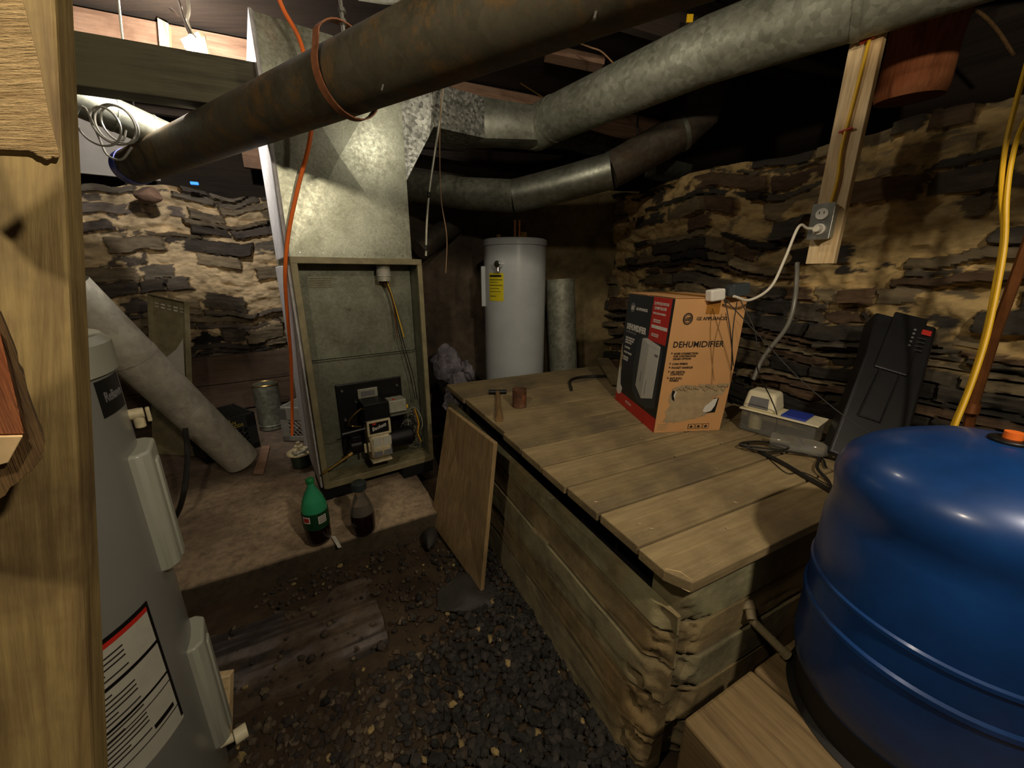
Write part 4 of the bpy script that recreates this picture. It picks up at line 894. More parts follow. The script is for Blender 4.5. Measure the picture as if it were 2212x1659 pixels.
# can
c = onp(1122, 878); root = thing('rusty_can', 'rusty open tin can standing on the planks', 'can', tuple(c)); h = .095; r = .036
mb = MB(); mb.lathe([(0, 0), (r, 0), (r + .001, .003), (r, .006), (r, h - .004), (r + .0015, h - .002), (r, h), (r - .002, h), (r - .002, .01), (0, .01)], n=36); mb.build('can_body', M_canr, root, 40)
m_ = MB(); wrap_patch(m_, r, RAD(-70), RAD(-30), .03, .072, .001, 8); m_.build('orange_label', M_strap, root, 40)['label'] = 'faded orange spot'
# hammer / wooden tool
a = onp(1078, 905, pz + .014); b = onp(1075, 850, pz + .014); dh = (b - a).normalized()
root = thing('mallet', 'small wooden handled hammer lying on the planks left of the can', 'hammer', tuple(a)); L_ = lambda mb: local(root, mb)
L_(MB().tube([a, a + dh * .02, a + dh * .12, a + dh * .20, b + dh * .02], [.017, .018, .014, .012, .012], 16)).build('handle', M_hammer, root, 50); sdv = Vector((dh.y, -dh.x, 0)); L_(MB().cyl(b - sdv * .05 + dh * .03, b + sdv * .05 + dh * .03, .013, n=20)).build('head', M_blk, root, 40, .003)
# black case leaning on the right wall
cb = PZ(1850, 1000, .665); ct = C0 + ray(1968, 692) * 1.47
cdv = (ct - cb); cl = cdv.length; z_ = cdv.normalized(); x_ = (Vector((.95, -.38, 0)) - z_ * Vector((.95, -.38, 0)).dot(z_)).normalized(); y_ = z_.cross(x_)
root = thing('tool_case', 'long black moulded plastic case leaning against the right rubble wall', 'case', tuple(cb)); Mr = Matrix((x_, y_, z_)).transposed(); root.rotation_euler = Mr.to_euler()
cw = .17
mb = MB(); mb.prism([(-cw / 2, 0, 0), (cw / 2 + .03, 0, 0), (cw / 2 + .01, 0, cl * .62), (cw / 2 - .005, 0, cl), (-cw / 2 - .025, 0, cl), (-cw / 2 - .005, 0, cl * .7)], (0, .10, 0)); mb.build('case_shell', M_blkp, root, 30, .010, 3)
mb = MB(); mb.box((-.005, -.004, cl * .82), (.10, .010, .26)).build('lid_panel', M_blkp, root, 0, .006); 
pts = [(-.045, -.003, cl * .28), (.02, -.003, cl * .28), (.025, -.003, cl * .62), (-.035, -.003, cl * .62), (-.045, -.003, cl * .28)]
MB().tube(pts, .0035, 8).build('raised_rib', M_blkp, root, 40)
MB().box((.052, -.008, cl * .93), (.028, .006, .022)).build('red_latch', M_red, root, 0, .002)['label'] = 'red latch button'
for k in range(4): MB().box((.045, -.008, cl * .885 - k * .018), (.028, .006, .008)).build('ridge', M_blkp, root, 0, .002)
for k in range(5): MB().cyl((.018, -.009, cl * .93 - k * .018), (.018, -.0105, cl * .93 - k * .018), .0042, n=14).build('white_mark', M_inkg, root, 30)
# copper pipe and yellow cords at the far right
cable('copper_pipe', 'brown copper pipe rising at the far right behind the blue tank', 'pipe', [T(2085, 960, 1.20), T(2100, 880, 1.18), T(2150, 720, 1.12), T(2230, 500, 1.02), T(2420, 0, .86)], .0125, M_copper, 1)
o = MB().tube([T(2097, 893, 1.17), T(2103, 872, 1.165)], .0165, 20).build('pipe_coupling', M_copper, None, 40); setbase(o, T(2100, 883, 1.17)); tag(o, 'reddish coupling low on the copper pipe', 'coupling')
for i, pts in enumerate(([(2220, 130), (2190, 240), (2170, 330), (2163, 420), (2167, 510), (2152, 600), (2128, 720), (2095, 830), (2060, 915), (2045, 960)], [(2250, 200), (2205, 280), (2185, 350), (2175, 430), (2172, 520), (2158, 610), (2132, 730), (2098, 835), (2066, 915), (2052, 960)])):
    cable('extension_cord', ['yellow extension cord at the far right, the left one of the pair', 'yellow extension cord at the far right, the right one of the pair'][i], 'cord', [T(x, y, .98 + (y - 200) * .0001 - i * .012) for x, y in pts], .0052, M_yelc, 5, 'pair of yellow cords')
# log resting on the wall
lb_ = T(1966, 200, 1.62); root = MB(); n = 20; vs = []
lt_ = lb_ + Vector((-.02, -.04, .5)); ax = (lt_ - lb_)
mb = MB(); mb.tube([lb_ - ax * .05, lb_, lb_ + ax * .3, lb_ + ax * .6, lb_ + ax], [.112, .118, .114, .120, .118], 26); o = mb.build('log_post', M_log, None, 40); setbase(o, lb_); tag(o, 'reddish brown bark log end standing on top of the right wall', 'log')
cable('dead_root', 'crooked pale root reaching across the dark top right corner', 'root', [T(2062, 52, 1.5), T(2080, 35, 1.5), T(2110, 25, 1.5), T(2150, 60, 1.5), T(2190, 120, 1.5)], .006, M_bark, 5)

# ================================================================== LEFT FOREGROUND TIMBERS
def edgepost(name, label, a, b, wdt, thk, mat, side, ext=.15):
    d = b - a; sd_ = Vector(side).normalized(); p0 = b + d * ext - sd_ * wdt / 2; p1 = a - d * ext - sd_ * wdt / 2
    o = board(name, p0, p1, wdt, thk, mat, sd_, None, .004); return tag(o, label, 'post')
pa_ = PY(140, 0, .62); pb_ = PY(218, 1659, .37)
M_postx = wood('post_grain', '#95804f', '#5f4a28', 'X', .8, .75, '#4f3d22', .5)
edgepost('wooden_post', 'weathered wooden post leaning at the left edge in front of the grey water heater', pa_, pb_, .125, .05, M_postx, (.86, .51, 0), .08)
def pxprism(name, pts, y_, th, mat, bev=.002, parent=None):
    P_ = [PY(x, yy, y_) for x, yy in pts]; c = sum(P_, Vector()) / len(P_); m = MB(); m.prism([p - c for p in P_], Vector((-1.25, 1, 0)).normalized() * th); o = m.build(name, mat, None, 0, bev)
    if parent: o.parent = parent; o.location = c - parent.location
    else: o.location = c
    return o
rs = random.Random(2)
def jag(pts, j, n=4):
    out = []
    for i in range(len(pts)):
        a_, b_ = pts[i], pts[(i + 1) % len(pts)]
        for k in range(n): t = k / n; out.append((a_[0] * (1 - t) + b_[0] * t + (rs.uniform(-j, j) if k else 0), a_[1] * (1 - t) + b_[1] * t + (rs.uniform(-j, j) if k else 0)))
    return out
M_rough2 = wood('rough_sawn_cross', '#bfa474', '#8f744a', 'X', 2.2, .9, None, 1.0)
o = pxprism('rough_board', [(-160, -90), (38, -90), (50, 0), (86, 140), (106, 245)] + jag([(130, 338), (100, 346), (62, 326), (-160, 318)], 3)[:13] + [(-160, 318)], .43, .035, M_rough2); tag(o, 'rough-sawn pale board end filling the upper left corner', 'board')
bk = pxprism('tread_offcut', jag([(-200, 420), (-20, 640), (30, 750), (62, 860), (95, 945), (92, 990), (60, 1022), (0, 1078), (-200, 1180)], 4, 5), .36, .05, M_bark, .003); tag(bk, 'bark-edged timber end jutting in at the left edge below the rough board', 'timber')
pxprism('sawn_face', [(-200, 560), (0, 720), (32, 850), (52, 938), (-200, 944)], .357, .01, M_log, .001, bk)['label'] = 'reddish brown sawn face'
pxprism('pale_facet', [(-200, 948), (50, 942), (18, 1000), (-200, 1060)], .355, .01, M_endg, .001, bk)['label'] = 'pale freshly cut facet'

# ================================================================== LEFT BACK CORNER
zs = .106
def placed(o, label, cat, group=None): return tag(o, label, cat, group)
bc = Vector((0, 0, 2.065))
o = board('support_beam', BL - dJ * .35 + bc, Vector((-1.075, 1.975, 0)) + bc, .175, .11, M_beam, (0, 0, 1), None, .004); tag(o, 'grey-green support beam running left from the plenum top', 'beam')
# ledger boards along the left wall foot
wl0 = WL0 + nWl * .13
for i, (za, zb) in enumerate(((.115, .36), (.366, .615))):
    o = board('ledger_board', wl0 - dWl * 2.2 + Vector((0, 0, (za + zb) / 2)), wl0 + dWl * 1.2 + Vector((0, 0, (za + zb) / 2)), zb - za, .04, M_ledger, (0, 0, 1), None, .004); tag(o, ['lower brown board along the foot of the left rubble wall', 'upper brown board along the foot of the left rubble wall'][i], 'board', 'boards at the wall foot')
# closing boards above the left wall
o = board('trim_1', WL0 + dWl * -2.3 - nWl * .42 + Vector((0, 0, 2.28)), WL0 + dWl * 1.6 - nWl * .42 + Vector((0, 0, 2.28)), .8, .04, M_joist, (0, 0, 1)); st(o)
o = board('trim_2', WR0 - dR * 1.5 - nR * .75 + Vector((0, 0, 2.2)), WR0 + dR * 4 - nR * .75 + Vector((0, 0, 2.2)), 1.1, .04, M_joist, (0, 0, 1)); st(o)
o = board('trim_3', BW0 - nB * .8 - dB * 1.2 + Vector((0, 0, 2.2)), BW0 - nB * .8 + dB * 2.4 + Vector((0, 0, 2.2)), 1.1, .04, M_joist, (0, 0, 1)); st(o)
a = T(522, 330, 3.15); o = board('rim_block', a, a + dWl * .32, .22, .05, M_rim, (0, 0, 1)); tag(o, 'pinkish wooden block on top of the rubble wall beside the plenum', 'wood')
a = T(160, 285, 2.75); o = board('foam_panel', a - FX * .1 + Vector((0, 0, -.02)), a + FX * .42 + Vector((0, 0, -.02)), .5, .03, M_cyan, (0, 0, 1)); tag(o, 'pale grey panel standing behind the white duct at far left', 'panel')
a = T(170, 215, 1.70); b = T(425, 325, 2.10); a = a - (b - a) * .3
root = thing('white_duct', 'whitish round duct brightly lit beneath the grey-green beam', 'duct', tuple(a)); L_ = lambda mb: local(root, mb)
L_(MB().tube([a, b, b + (b - a) * .02], .074, 36)).build('duct_pipe', M_galv, root, 40)
for q in (.42, .66): c = a.lerp(b, q); d_ = (b - a).normalized(); L_(MB().tube([c - d_ * .004, c + d_ * .004], .0765, 36)).build('joint_ring', M_galv_d, root, 40)
# cable coil hanging over the duct, rods
lp = [T(205 + 42 * math.cos(t * .7) + 30 * math.sin(t * .13) + 25, 265 + 42 * math.sin(t * .7 + .4) + t * .3, 1.66 - .003 * t) for t in range(34)] + [T(215, 300, 1.62), T(232, 335, 1.62), T(262, 345, 1.62), T(285, 318, 1.62)]
cable('coiled_cable', 'dusty grey cable coil hanging in front of the whitish duct', 'cable', lp, .0042, M_tubeg, 4)
cable('hanger_rod', 'thin steel rod hanging above the grey-green beam', 'rod', [T(251, -40, 1.40), T(266, 95, 1.66)], .004, M_steel, 0)
cable('hanger_rod', 'thin wire hanger dropping below the grey-green beam to the rusty pipe end', 'rod', [T(286, 208, 2.02), T(300, 322, 2.36)], .0035, M_steel, 0)
cable('hanger_wire', 'twisted wire round the far end of the rusty pipe', 'wire', [T(268, 350, 2.26), T(285, 325, 2.3), T(300, 318, 2.36), T(280, 345, 2.24), T(272, 400, 2.30)], .0035, M_steel)
# lamp fitting over the beam
root = thing('work_lamp', 'bright clamp lamp with shiny cords hanging above the grey-green beam', 'lamp', tuple(T(418, 60, 1.72))); L_ = lambda mb: local(root, mb)
L_(MB().tube([T(372, -30, 1.72), T(388, 10, 1.72), T(396, 40, 1.72), T(412, 76, 1.73)], .0075, 10, k=5)).build('bright_stem', M_chrome, root)
L_(MB().tube([T(402, -30, 1.74), T(408, 20, 1.74), T(404, 45, 1.74), T(415, 72, 1.74), T(425, 85, 1.74)], .007, 10, k=5)).build('white_cord', M_whc, root)
L_(MB().tube([T(368, 18, 1.75), T(388, 34, 1.73), T(398, 42, 1.73)], .006, 8, k=3)).build('clip', M_chrome, root)
L_(MB().prism([T(390, 84, 1.76), T(428, 68, 1.76), T(447, 122, 1.76), T(412, 128, 1.76)], (0, .012, 0))).build('bulb_box', M_paper, root, 0)['label'] = 'bright cream flap'
L_(MB().prism([T(430, 66, 1.75), T(440, 72, 1.75), T(452, 124, 1.75), T(446, 124, 1.75)], (0, .01, 0))).build('side_flap', M_paper, root, 0)
PJ = lambda x, y, o_=.0: PP(x, y, BL + nJ * (.722 - o_), nJ)
a = PJ(345, 50); o = MB().prism([PJ(347, 48) - a, PJ(370, 60) - a, PJ(372, 110) - a, PJ(352, 112) - a], -nJ * .04).build('wood_cleat', M_pine, None, 0); o.location = a; tag(o, 'small pale cleat nailed to the lit joist left of the lamp', 'wood')
cable('blue_wire', 'blue wire strung along the lit joist at the top left', 'wire', [PJ(215, -25, .01), PJ(260, 5, .01), PJ(330, 25, .01), PJ(385, 40, .01)], .005, M_bluep, 4)
o = MB().box((0, 0, 0), (.05, .02, .02)).build('daylight_glow', M_bglow, None, 0, .004); o.location = T(420, 396, 2.9); o.rotation_euler = (0, 0, .5); tag(o, 'tiny glowing blue block for a chink of daylight on top of the left rubble wall', 'light')  # emissive block stands in for daylight through a gap, not a lamp
# rock on the wall
m = MB(); bmx = bmesh.new(); bmesh.ops.create_icosphere(bmx, subdivisions=3, radius=.11)
def rock(name, label, loc, sc, mat, seed, r=.1, cat='stone', group=None, jitter=.16):
    bm = bmesh.new(); bmesh.ops.create_icosphere(bm, subdivisions=3, radius=r); co = np.array([v.co[:] for v in bm.verts]); rr = np.random.RandomState(seed)
    for k in range(6):
        d = rr.randn(3); d /= np.linalg.norm(d); pl = r * rr.uniform(.55, .85); t = co @ d; ov = np.clip(t - pl, 0, None); co -= ov[:, None] * d
    co *= 1 + (fbm(co[:, 0] * 30 + 9, co[:, 1] * 30 + co[:, 2] * 20, seed, 3)[:, None] - .5) * jitter
    for v, c in zip(bm.verts, co): v.co = c * np.array(sc)
    me = bpy.data.meshes.new(name); bm.to_mesh(me); bm.free(); me.materials.append(mat); me.polygons.foreach_set('use_smooth', [True] * len(me.polygons)); me.set_sharp_from_angle(angle=RAD(25))
    o = bpy.data.objects.new(name, me); COL.objects.link(o); o.location = loc; return tag(o, label, cat, group)
rock('round_stone', 'rounded pinkish stone on top of the left rubble wall beneath the rusty pipe', T(322, 420, 2.80), (1, .8, .62), plain('stone_pink', '#8d705c', .9, 0, .3, 20), 4)
for i, (x, y, t, s_) in enumerate(((965, 790, 2.75, .9), (985, 840, 2.60, .75), (1010, 800, 2.85, .6), (975, 870, 2.5, .5))):
    rock('grey_lump', ['largest lilac grey lump between the furnace and the cistern', 'middle lilac grey lump just below the largest', 'small lilac grey lump beside the white water heater', 'lowest lilac grey lump against the cistern corner'][i], T(x, y, t), (.9 * s_, .8 * s_, 1.2 * s_), M_rock, 30 + i, .13, 'stone', 'lilac grey lumps', .8)
# leaning long duct
ld0 = Vector((-1.735, 2.20, .205)); ld1 = Vector((-1.90, 1.74, 1.14)); dd = (ld1 - ld0).normalized()
root = thing('long_duct', 'long pale dusty round duct leaning from the slab up behind the grey heater', 'duct', tuple(ld0 - dd * .05)); L_ = lambda mb: local(root, mb)
m = MB(); m.tube([ld0 - dd * .05, ld0 + dd * .3, ld0 + dd * .6, ld1 + dd * .12], .098, 36, caps=False); m.tube([ld0 - dd * .05, ld0 + dd * .3], .094, 36, caps=False); L_(m).build('duct_pipe', M_duct_l, root, 40)
c = ld0 + dd * .80; L_(MB().tube([c - dd * .012, c + dd * .012], .101, 36)).build('joint_bead', M_duct_l, root, 40)
# crates
def crate(label, corner, ang, mat, mat_logo, words, group):
    root = thing('milk_crate', label, 'crate', tuple(corner), ang, group); S = .33; H_ = .255; t_ = .012
    m = MB()
    for (x0, y0, x1, y1) in ((0, 0, S, t_), (0, S - t_, S, S), (0, 0, t_, S), (S - t_, 0, S, S)):
        cx_, cy_ = (x0 + x1) / 2, (y0 + y1) / 2; dx_, dy_ = x1 - x0, y1 - y0
        m.box((cx_, cy_, .02), (dx_, dy_, .04)); m.box((cx_, cy_, H_ - .045), (dx_, dy_, .09))
    for cx_, cy_ in ((.03, .03), (S - .03, .03), (.03, S - .03), (S - .03, S - .03)): m.box((cx_, cy_, H_ / 2), (.06, .06, H_ - .004))
    sh = m.build('crate_shell', mat, root, 0, .003)
    for (ax, off) in (('x', .004), ('x', S - .004), ('y', .004), ('y', S - .004)):
        m = MB()
        for k in range(-3, 7):
            for sg in (1, -1):
                x0 = .06 + k * .035; x1 = x0 + .125 * sg; z0_, z1_ = .04, H_ - .09
                if sg < 0: x0, x1 = x0 + .125, x0
                lo, hi = .055, S - .055
                def cl(xa, za, xb, zb):
                    if xa > xb: xa, za, xb, zb = xb, zb, xa, za
                    if xb < lo or xa > hi: return None
                    if xa < lo: za += (zb - za) * (lo - xa) / (xb - xa); xa = lo
                    if xb > hi: zb = za + (zb - za) * (hi - xa) / (xb - xa); xb = hi
                    return xa, za, xb, zb
                r_ = cl(x0, z0_, x1, z1_)
                if r_ and r_[2] - r_[0] > .01:
                    A_ = (r_[0], off, r_[1]) if ax == 'x' else (off, r_[0], r_[1]); B_ = (r_[2], off, r_[3]) if ax == 'x' else (off, r_[2], r_[3]); m.cyl(A_, B_, .0028, n=4)
        m.build('side_lattice', mat, root, 0)
    m = MB(); m.box((S / 2, .008, H_ + .001), (S, .016, .010)).box((S / 2, S - .008, H_ + .001), (S, .016, .010)).box((.008, S / 2, H_ + .001), (.016, S, .010)).box((S - .008, S / 2, H_ + .001), (.016, S, .010))
    for k in range(13): q_ = .022 + k * .0238; m.box((q_, S / 2, H_ - .001), (.005, S - .02, .006)); m.box((S / 2, q_, H_ - .002), (S - .02, .005, .006))
    m.build('grid_bottom', mat, root, 0)
    for k, wd in enumerate(words):
        text('lettering', wd, .030, mat_logo, root, Matrix.Translation((.075 + .0, -.0012, H_ - .045 - k * .024)) @ Matrix.Rotation(RAD(90), 4, 'X'), .0004, 0, .0004, .9)
    return root
M_gold = plain('gold_print', '#a39030', .5)
ca = math.atan2(.83, .56)
cr = crate('black upturned milk crate with yellow lettering behind the leaning duct', Vector((-1.81, 2.54, zs)) + Vector((-.56, -.83, 0)) * .33, ca, M_crate, M_gold, ('AMERICAN', 'DAIRY FOODS'), 'milk crates')
o = MB().tube([(.175, -.0015, .235), (.172, -.0015, .245), (.178, -.0015, .255 - .004)], .0025, 6).build('leaf_emblem', M_gold, cr)
crate('grey upturned milk crate beside the furnace behind the orange cord', Vector((-1.70, 2.63, zs)), RAD(-4), M_crateg, M_inkg, (), 'milk crates')
# crate contents
o = MB().box((0, 0, .05), (.2, .2, .09)).build('brick', M_canr, None, 0, .008); o.location = (-1.52, 2.80, zs + .002); tag(o, 'brown rubble inside the grey milk crate', 'rubble')
o = MB().box((0, 0, .04), (.16, .14, .075)).build('brick', M_gold if False else M_slab, None, 0, .01); o.location = (-1.985, 2.47, zs + .002); o.rotation_euler = (0, 0, .9); tag(o, 'brown rubble inside the black milk crate', 'rubble')
# standing duct piece
root = thing('duct_offcut', 'short galvanised duct standing on end between the two milk crates', 'duct', (-1.945, 2.905, zs))
mb = MB(); mb.lathe([(.088, 0), (.088, .03), (.092, .034), (.088, .038), (.088, .36), (.091, .363), (.088, .366), (.083, .362), (.083, .0), (.088, 0)], n=40); mb.build('duct_body', M_galv_d, root, 40)
mb = MB(); mb.lathe([(.088, .360), (.0925, .364), (.088, .369), (.085, .364), (.088, .360)], n=40); mb.build('rolled_rim', M_brass, root, 60)
# furnace door panel leaning
br = T(421, 990, 2.62); br.z = zs; tr = T(408, 655, 2.72); tl = T(328, 637, 2.74); bl_ = br + (tl - tr); bl_.z = zs
ex = (tl - tr); ey = (tr - br); nn = ex.cross(ey).normalized(); nn = -nn if nn.y > 0 else nn
root = thing('door_panel', 'tan furnace door panel with louvre slots propped behind the leaning duct', 'panel', tuple(br)); L_ = lambda mb: local(root, mb)
L_(MB().prism([br, bl_, tl, tr], -nn * .004)).build('panel_sheet', M_furnf, root, 0)
fl = lambda p, q, w_: MB().prism([p, q, q + nn * .035, p + nn * .035], ((tl + tr + br + bl_) / 4 - (p + q) / 2).normalized() * .006)
for nm_, p, q in (('flange', br, tr), ('flange', tr, tl), ('flange', tl, bl_)): L_(fl(p, q, 0)).build(nm_, M_furnf, root, 0)
for r_ in range(2):
    for k in range(5):
        p = tr + ex * (.14 + k * .17) - ey * (.045 + r_ * .022); L_(MB().prism([p + nn * .001, p + ex * .10 + nn * .001, p + ex * .10 - ey * .009 + nn * .001, p - ey * .009 + nn * .001], nn * .002)).build('louvre_slot', M_inkw if k % 2 else M_lab, root, 0)
pt = [tr + ex * .12 - ey * .25, tr + ex * .30 - ey * .33, tr + ex * .85 - ey * .47, tr + ex * .80 - ey * .52, tr + ex * .10 - ey * .55]
L_(MB().prism([p + nn * .02 for p in pt], nn * .002)).build('paper_flap', M_lab, root, 0)['label'] = 'pale torn paper hanging inside the panel'
# wood scrap, hose
m = MB(); m.prism([PZ(566, 965, zs + .004), PZ(584, 964, zs + .004), PZ(569, 1025, zs + .004), PZ(547, 1025, zs + .004)], (0, 0, .008)); o = m.build('wood_scrap', M_rim, None, 0, .001); setbase(o, PZ(565, 1000, zs)); tag(o, 'flat pinkish wood scrap lying on the slab right of the leaning duct', 'wood')
cable('black_hose', 'black hose curving down onto the slab beside the grey heater', 'hose', [T(400, 925, 2.0), T(405, 980, 2.0), T(398, 1060, 1.88), PZ(378, 1118, zs + .014), PZ(340, 1150, zs + .014)], .012, M_bcord)
# oil filter
c = PZ(652, 1008, zs); root = thing('oil_filter', 'green bowl oil filter with beige domed lid at the left foot of the furnace', 'filter', (c.x, c.y, zs)); 
mb = MB(); mb.lathe([(0, 0), (.035, 0), (.048, .012), (.052, .03), (.056, .095), (0, .095)], n=32); mb.build('bowl', plain('dark_green', '#2f3b30', .35, .1, .3, 20), root, 40)
mb = MB(); mb.lathe([(.070, .096), (.074, .100), (.072, .108), (.045, .125), (.028, .135), (.024, .150), (.0, .152)], n=36); mb.build('lid', M_cream, root, 40)
mb = MB(); mb.cyl((0, 0, .15), (0, 0, .172), .012, n=6); mb.cyl((0, -.02, .135), (.0, -.06, .128), .014, n=14); mb.build('lid_bolt', M_cream, root, 30)
MB().tube([(0, -.06, .128), (.03, -.075, .128), (.09, -.03, .145), (.14, -.0, .160)], .009, 12, k=4).build('outlet_pipe', M_greyb, root)
# bottles
def lathed(prof, n=40): return MB().lathe(prof, n=n)
c = PZ(690, 1166, zs); root = thing('soda_bottle', 'green plastic soda bottle with dark liquid on the slab edge', 'bottle', (c.x, c.y, zs - .002))
BP = [(0, .006), (.03, .0), (.048, .006), (.054, .02), (.054, .09), (.052, .10), (.054, .11), (.0545, .17), (.052, .195), (.040, .235), (.024, .268), (.0155, .285), (.0145, .305)]
lathed(BP).build('bottle_body', M_greenb, root, 60)
lathed([(0, -.0005), (.03, -.0006), (.0484, .0058), (.0546, .02), (.0546, .090), (0, .090)]).build('liquid', M_dkliq, root, 60)
m_ = MB(); m_.lathe([(.0555, .092), (.0560, .094), (.0560, .168), (.0555, .170)], n=40); lb = m_.build('wrap_label', plain('green_label', '#0d3f20', .45, 0, .15, 20), root, 40)
af = math.atan2(-c.y, -c.x)
for aa, ab, za, zb, mt_ in ((af - RAD(60), af - RAD(25), .128, .160, M_inkw), (af - RAD(55), af - RAD(30), .134, .154, M_red), (af + RAD(8), af + RAD(45), .118, .155, M_inkw)):
    m_ = MB(); wrap_patch(m_, .0562, aa, ab, za, zb, .0008 + (.0004 if mt_ == M_red else 0), 8); m_.build('label_print', mt_, lb, 40)
for k in range(4): m_ = MB(); wrap_patch(m_, .0562, af + RAD(11), af + RAD(42), .123 + k * .008, .1255 + k * .008, .0014, 8); m_.build('label_print', M_ink, lb, 40)
lathed([(.0165, .300), (.0175, .302), (.0175, .320), (.015, .323), (0, .323)], 28).build('cap', M_greencap, root, 40)
c = PZ(787, 1146, zs); root = thing('juice_carafe', 'clear waisted plastic carafe of dark oil with dark lid beside the green bottle', 'bottle', (c.x, c.y, zs - .002))
lathed([(0, .004), (.035, 0), (.050, .008), (.054, .03), (.055, .09), (.050, .13), (.036, .17), (.024, .20), (.022, .215), (.028, .232), (.028, .236)]).build('carafe_body', M_glassb, root, 60)
lathed([(0, -.0005), (.035, -.0006), (.0504, .0078), (.0545, .03), (.0555, .09), (.0535, .108), (0, .108)]).build('liquid', M_dkliq, root, 60)
lathed([(.029, .228), (.033, .230), (.033, .262), (.028, .266), (0, .268)], 28).build('cap', plain('dark_cap', '#2b3334', .5), root, 40)
m = MB(); m.prism([PZ(716, 1160, zs + .002), PZ(724, 1158, zs + .002), PZ(738, 1182, zs + .002), PZ(730, 1184, zs + .002)], (0, 0, .002)); o = m.build('paper_strip', M_inkw, None, 0); setbase(o, PZ(727, 1170, zs)); tag(o, 'white paper strip on the slab edge right of the green bottle', 'paper')

# ================================================================== MIDDLE FLOOR
q = [PZ(1038, 1278, .02), PZ(931, 1128, .02)]; t0 = PY(1067, 958, 1.37); t1 = PY(966, 880, 1.86); th = Vector((.8, .55, 0)).normalized() * .018
o_ = (q[0] + q[1]) / 2; m = MB(); m.hexa([q[0] - o_, q[1] - o_, q[1] + th - o_, q[0] + th - o_], [t0 - o_, t1 - o_, t1 + th - o_, t0 + th - o_]); o = m.build('plywood_sheet', M_ply, None, 0, .002); o.location = o_; tag(o, 'knotty plywood sheet leaning against the left side of the cistern', 'plywood')
rock('slate_slab', 'flat dark slate slab on the gravel at the foot of the plywood', PZ(1010, 1285, .012), (1.25, 1.1, .25), M_slate, 61, .11)
rock('dark_block', 'small black stone block by the slab edge left of the plywood', PZ(928, 1165, .03), (.45, .9, .5), M_slate, 67, .09)
c0 = PZ(845, 1400, .012); 
def rot(u, v):
    h = (fbm(u * 2.5, v * 34, 91, 5) - .5) * .012 + (fbm(u * 7, v * 7, 92, 4) - .5) * .012; ed = np.minimum(np.minimum(v, .40 - v) + (fbm(u * 6, v * 3, 93, 3) - .5) * .12, (1.25 - u) + (fbm(u * 5, v * 9, 94, 3) - .5) * .14)
    h = h - .05 * (1 - sstep(0, .02, ed)); cr_ = fbm(u * 2.5, v * 34, 91, 5)[..., None]; d_ = sstep(.5, .62, fbm(u * 5, v * 7, 95, 4))[..., None]
    c = lin('#3d3631') * (1 - sstep(.35, .6, cr_)) + lin('#7c7472') * sstep(.35, .6, cr_); return h, c * (1 - d_ * .7) + lin('#614f3a') * d_ * .7
o = hf_panel('rotten_board', c0 - aS * 1.25, aS, 1.25, bS, .40, (0, 0, 1), rot, M_rotwood, .006, .03); setbase(o, c0); tag(o, 'broad wet weathered board sunk into the gravel floor', 'board')
# gravel
rg = np.random.RandomState(12)
ico = bmesh.new(); bmesh.ops.create_icosphere(ico, subdivisions=1, radius=1); bv = np.array([v.co[:] for v in ico.verts]); bf_ = np.array([[v.index for v in f.verts] for f in ico.faces]); ico.free()
xs = []; 
while len(xs) < 5200:
    x_, y_ = rg.uniform(-1.05, .34), rg.uniform(.32, 1.85)
    p = Vector((x_, y_, 0))
    if (p - wp).dot(-dW) < .02 + 0 or (Vector((x_ - S0.x, y_ - S0.y, 0))).dot(bS) > -.005: continue
    dc = (p - wp).dot(-dW); coal = 1 / (1 + math.exp((dc - .40 + .35 * (y_ - 1.0) + rg.randn() * .05) * 16))
    rb_ = p - c0; onb = -.0 < rb_.dot(bS) < .42 and rb_.dot(aS) < .03
    if onb and rg.rand() > .22: continue
    if -.05 < rb_.dot(bS) and coal < .5 and rg.rand() > .35: continue
    xs.append((x_, y_, coal, onb))
V = []; F = []; Cc = []
tone_b = [lin(h) * .85 for h in ('#51463a', '#40372f', '#5d503e', '#332c27', '#6b5e4b', '#473e35')]; tone_c = [lin(h) * .75 for h in ('#262422', '#32302d', '#1f1e1c', '#3b3732')]
for i, (x_, y_, coal, onb) in enumerate(xs):
    isc = rg.rand() < coal; r = (rg.uniform(.010, .021) if isc else rg.uniform(.004, .0135)) * (1 if y_ < 1.3 else .8)
    if not isc and rg.rand() < .25: r *= 1.5
    sc = np.array([1, rg.uniform(.6, 1), rg.uniform(.4, .8)]) * r; co = bv * (1 + rg.uniform(-.28, .2, (len(bv), 1))) * sc
    a = rg.uniform(0, 6.28); b = rg.uniform(-.6, .6); ca_, sa = math.cos(a), math.sin(a); cb_, sb = math.cos(b), math.sin(b)
    Rm = np.array([[ca_, -sa, 0], [sa, ca_, 0], [0, 0, 1]]) @ np.array([[1, 0, 0], [0, cb_, -sb], [0, sb, cb_]])
    co = co @ Rm.T + np.array([x_, y_, (.022 if onb else -.006) + r * .3 + (rg.rand() * .012 if isc else 0)])
    V.append(co); F.append(bf_ + i * len(bv)); c = (tone_c[rg.randint(4)] if isc else tone_b[rg.randint(6)]) * rg.uniform(.7, 1.4)
    if rg.rand() < .018: c = lin('#9a8659')
    Cc.append(np.tile(np.append(c, 1), (len(bv), 1)))
V = np.concatenate(V); F = np.concatenate(F); Cc = np.concatenate(Cc)
me = bpy.data.meshes.new('gravel'); me.from_pydata(V.tolist(), [], F.tolist()); me.update(); ca_ = me.color_attributes.new('Col', 'FLOAT_COLOR', 'POINT'); ca_.data.foreach_set('color', Cc.reshape(-1)); me.materials.append(M_gravel)
o = bpy.data.objects.new('gravel', me); COL.objects.link(o); tag(o, 'loose brown gravel and black coal-like stones covering the floor', 'gravel', None, 'stuff')

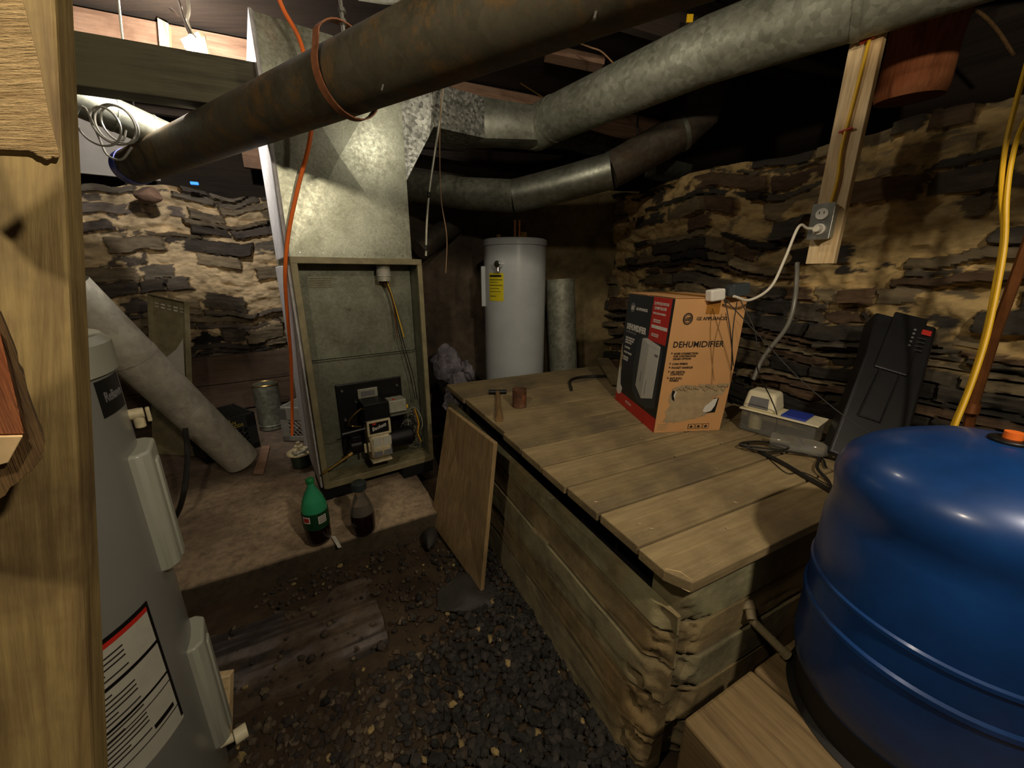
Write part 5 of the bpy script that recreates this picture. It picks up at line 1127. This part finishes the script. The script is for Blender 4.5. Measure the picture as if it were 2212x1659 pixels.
# ================================================================== CORDS AND CONDUITS IN THE MIDDLE
cable('orange_cord', 'orange extension cord hanging down past the left edge of the plenum', 'cord', [T(590, -40, 1.42), T(612, 20, 1.47), T(645, 80, 1.53), T(664, 150, 1.56), T(675, 230, 1.60), T(668, 310, 1.64), T(645, 400, 1.68), T(624, 500, 1.72), T(616, 590, 1.78), T(621, 680, 1.95), T(629, 780, 2.15), T(631, 870, 2.3), T(631, 940, 2.38)], .0085, M_orange)
cable('armoured_cable', 'silver armoured cable dropping to the right corner of the furnace top', 'cable', [T(962, 150, 1.90), T(952, 240, 1.92), T(944, 300, 1.95), T(929, 400, 1.99), T(922, 480, 2.02), T(920, 553, 2.05)], .0058, M_greyb)
for i, (y_) in enumerate((278, 420, 535)):
    xq = (947, 926, 920)[i]; o = MB().tube([T(xq + .5, y_ - 5, 1.955 + i * .035), T(xq - .5, y_ + 5, 1.957 + i * .035)], .0085, 12).build('cable_tie', M_blk, None, 40); setbase(o, T(xq, y_, 1.956 + i * .035)); tag(o, ['top black tie around the armoured cable', 'middle black tie around the armoured cable', 'bottom black tie around the armoured cable'][i], 'tie', 'black ties on the armoured cable')
cable('thermostat_wire', 'thin tan wire dangling beside the armoured cable', 'wire', [T(963, 140, 1.88), T(953, 220, 1.90), T(950, 320, 1.92), T(953, 430, 1.93), T(965, 510, 1.93), T(963, 590, 1.93)], .0024, M_tanw)
cable('flexible_conduit', 'grey flexible conduit passing over the big rusty pipe', 'conduit', [T(775, -5, 1.62), T(830, 3, 1.6), T(870, 5, 1.55), T(915, 25, 1.5)], .010, M_greyb)
cable('yellow_house_cable', 'short yellow cable crossing the joists at the top centre', 'cable', [T(895, -20, 1.5), T(915, 10, 1.5), T(935, 20, 1.45)], .006, M_brass)
cable('joist_wire', 'thin yellow wire slanting through the dark behind the branch duct', 'wire', [T(1125, 180, 2.4), T(1165, 205, 2.35), T(1192, 222, 2.3)], .0035, M_brass)
cable('joist_wire', 'thin tan wire looping from the ceiling above the scratched round duct', 'wire', [T(1248, 92, 1.95), T(1275, 102, 1.93), T(1300, 112, 1.92), T(1330, 142, 1.90)], .0035, M_tanw)
o = MB().box((0, 0, 0), (.028, .006, .03)).build('yellow_tag', M_yelc, None, 0); o.location = T(1490, 40, 1.72); tag(o, 'small yellow tag poking over the scratched round duct', 'tag')
a = T(1180, 115, 2.1); o = board('blocking_board', a, T(1300, 140, 2.15), .10, .04, M_rim, (0, 1, 0)); tag(o, 'reddish wooden blocking between ceiling joists above the branch duct', 'wood')
cable('duct_hanger', 'thin grey strap hanging between the two round ducts', 'strap', [T(1378, 235, 2.2), T(1376, 290, 2.2)], .006, M_steel, 0)

# chips and crumbs on the planks
m = MB(); rs = random.Random(9)
for i in range(70):
    if i < 30: p = PZ(rs.uniform(1360, 1640), rs.uniform(925, 960), pz)
    else: p = PZ(rs.uniform(1130, 1600), rs.uniform(850, 1150), pz)
    if (p - K).dot(dW) < .02: continue
    a_ = rs.uniform(0, 6.3); r_ = rs.uniform(.003, .008); d1_ = Vector((math.cos(a_), math.sin(a_), 0)) * r_; d2_ = Vector((-math.sin(a_), math.cos(a_), 0)) * r_ * .45
    m.prism([p - d1_ + Vector((0, 0, .0005)), p + d2_ + Vector((0, 0, .0005)), p + d1_ + Vector((0, 0, .001)), p - d2_ + Vector((0, 0, .0005))], (0, 0, .0015))
o = m.build('cardboard_crumbs', M_cardl, None, 0); setbase(o, PZ(1450, 950, pz)); tag(o, 'torn cardboard crumbs and chips scattered over the planks in front of the carton', 'debris', None, 'stuff')

cable('power_lead', 'second thin black lead meeting the first one low on the carton face', 'lead', [T(1592, 652, 1.42), T(1583, 715, 1.42), T(1580, 800, 1.45)], .0018, M_bcord)
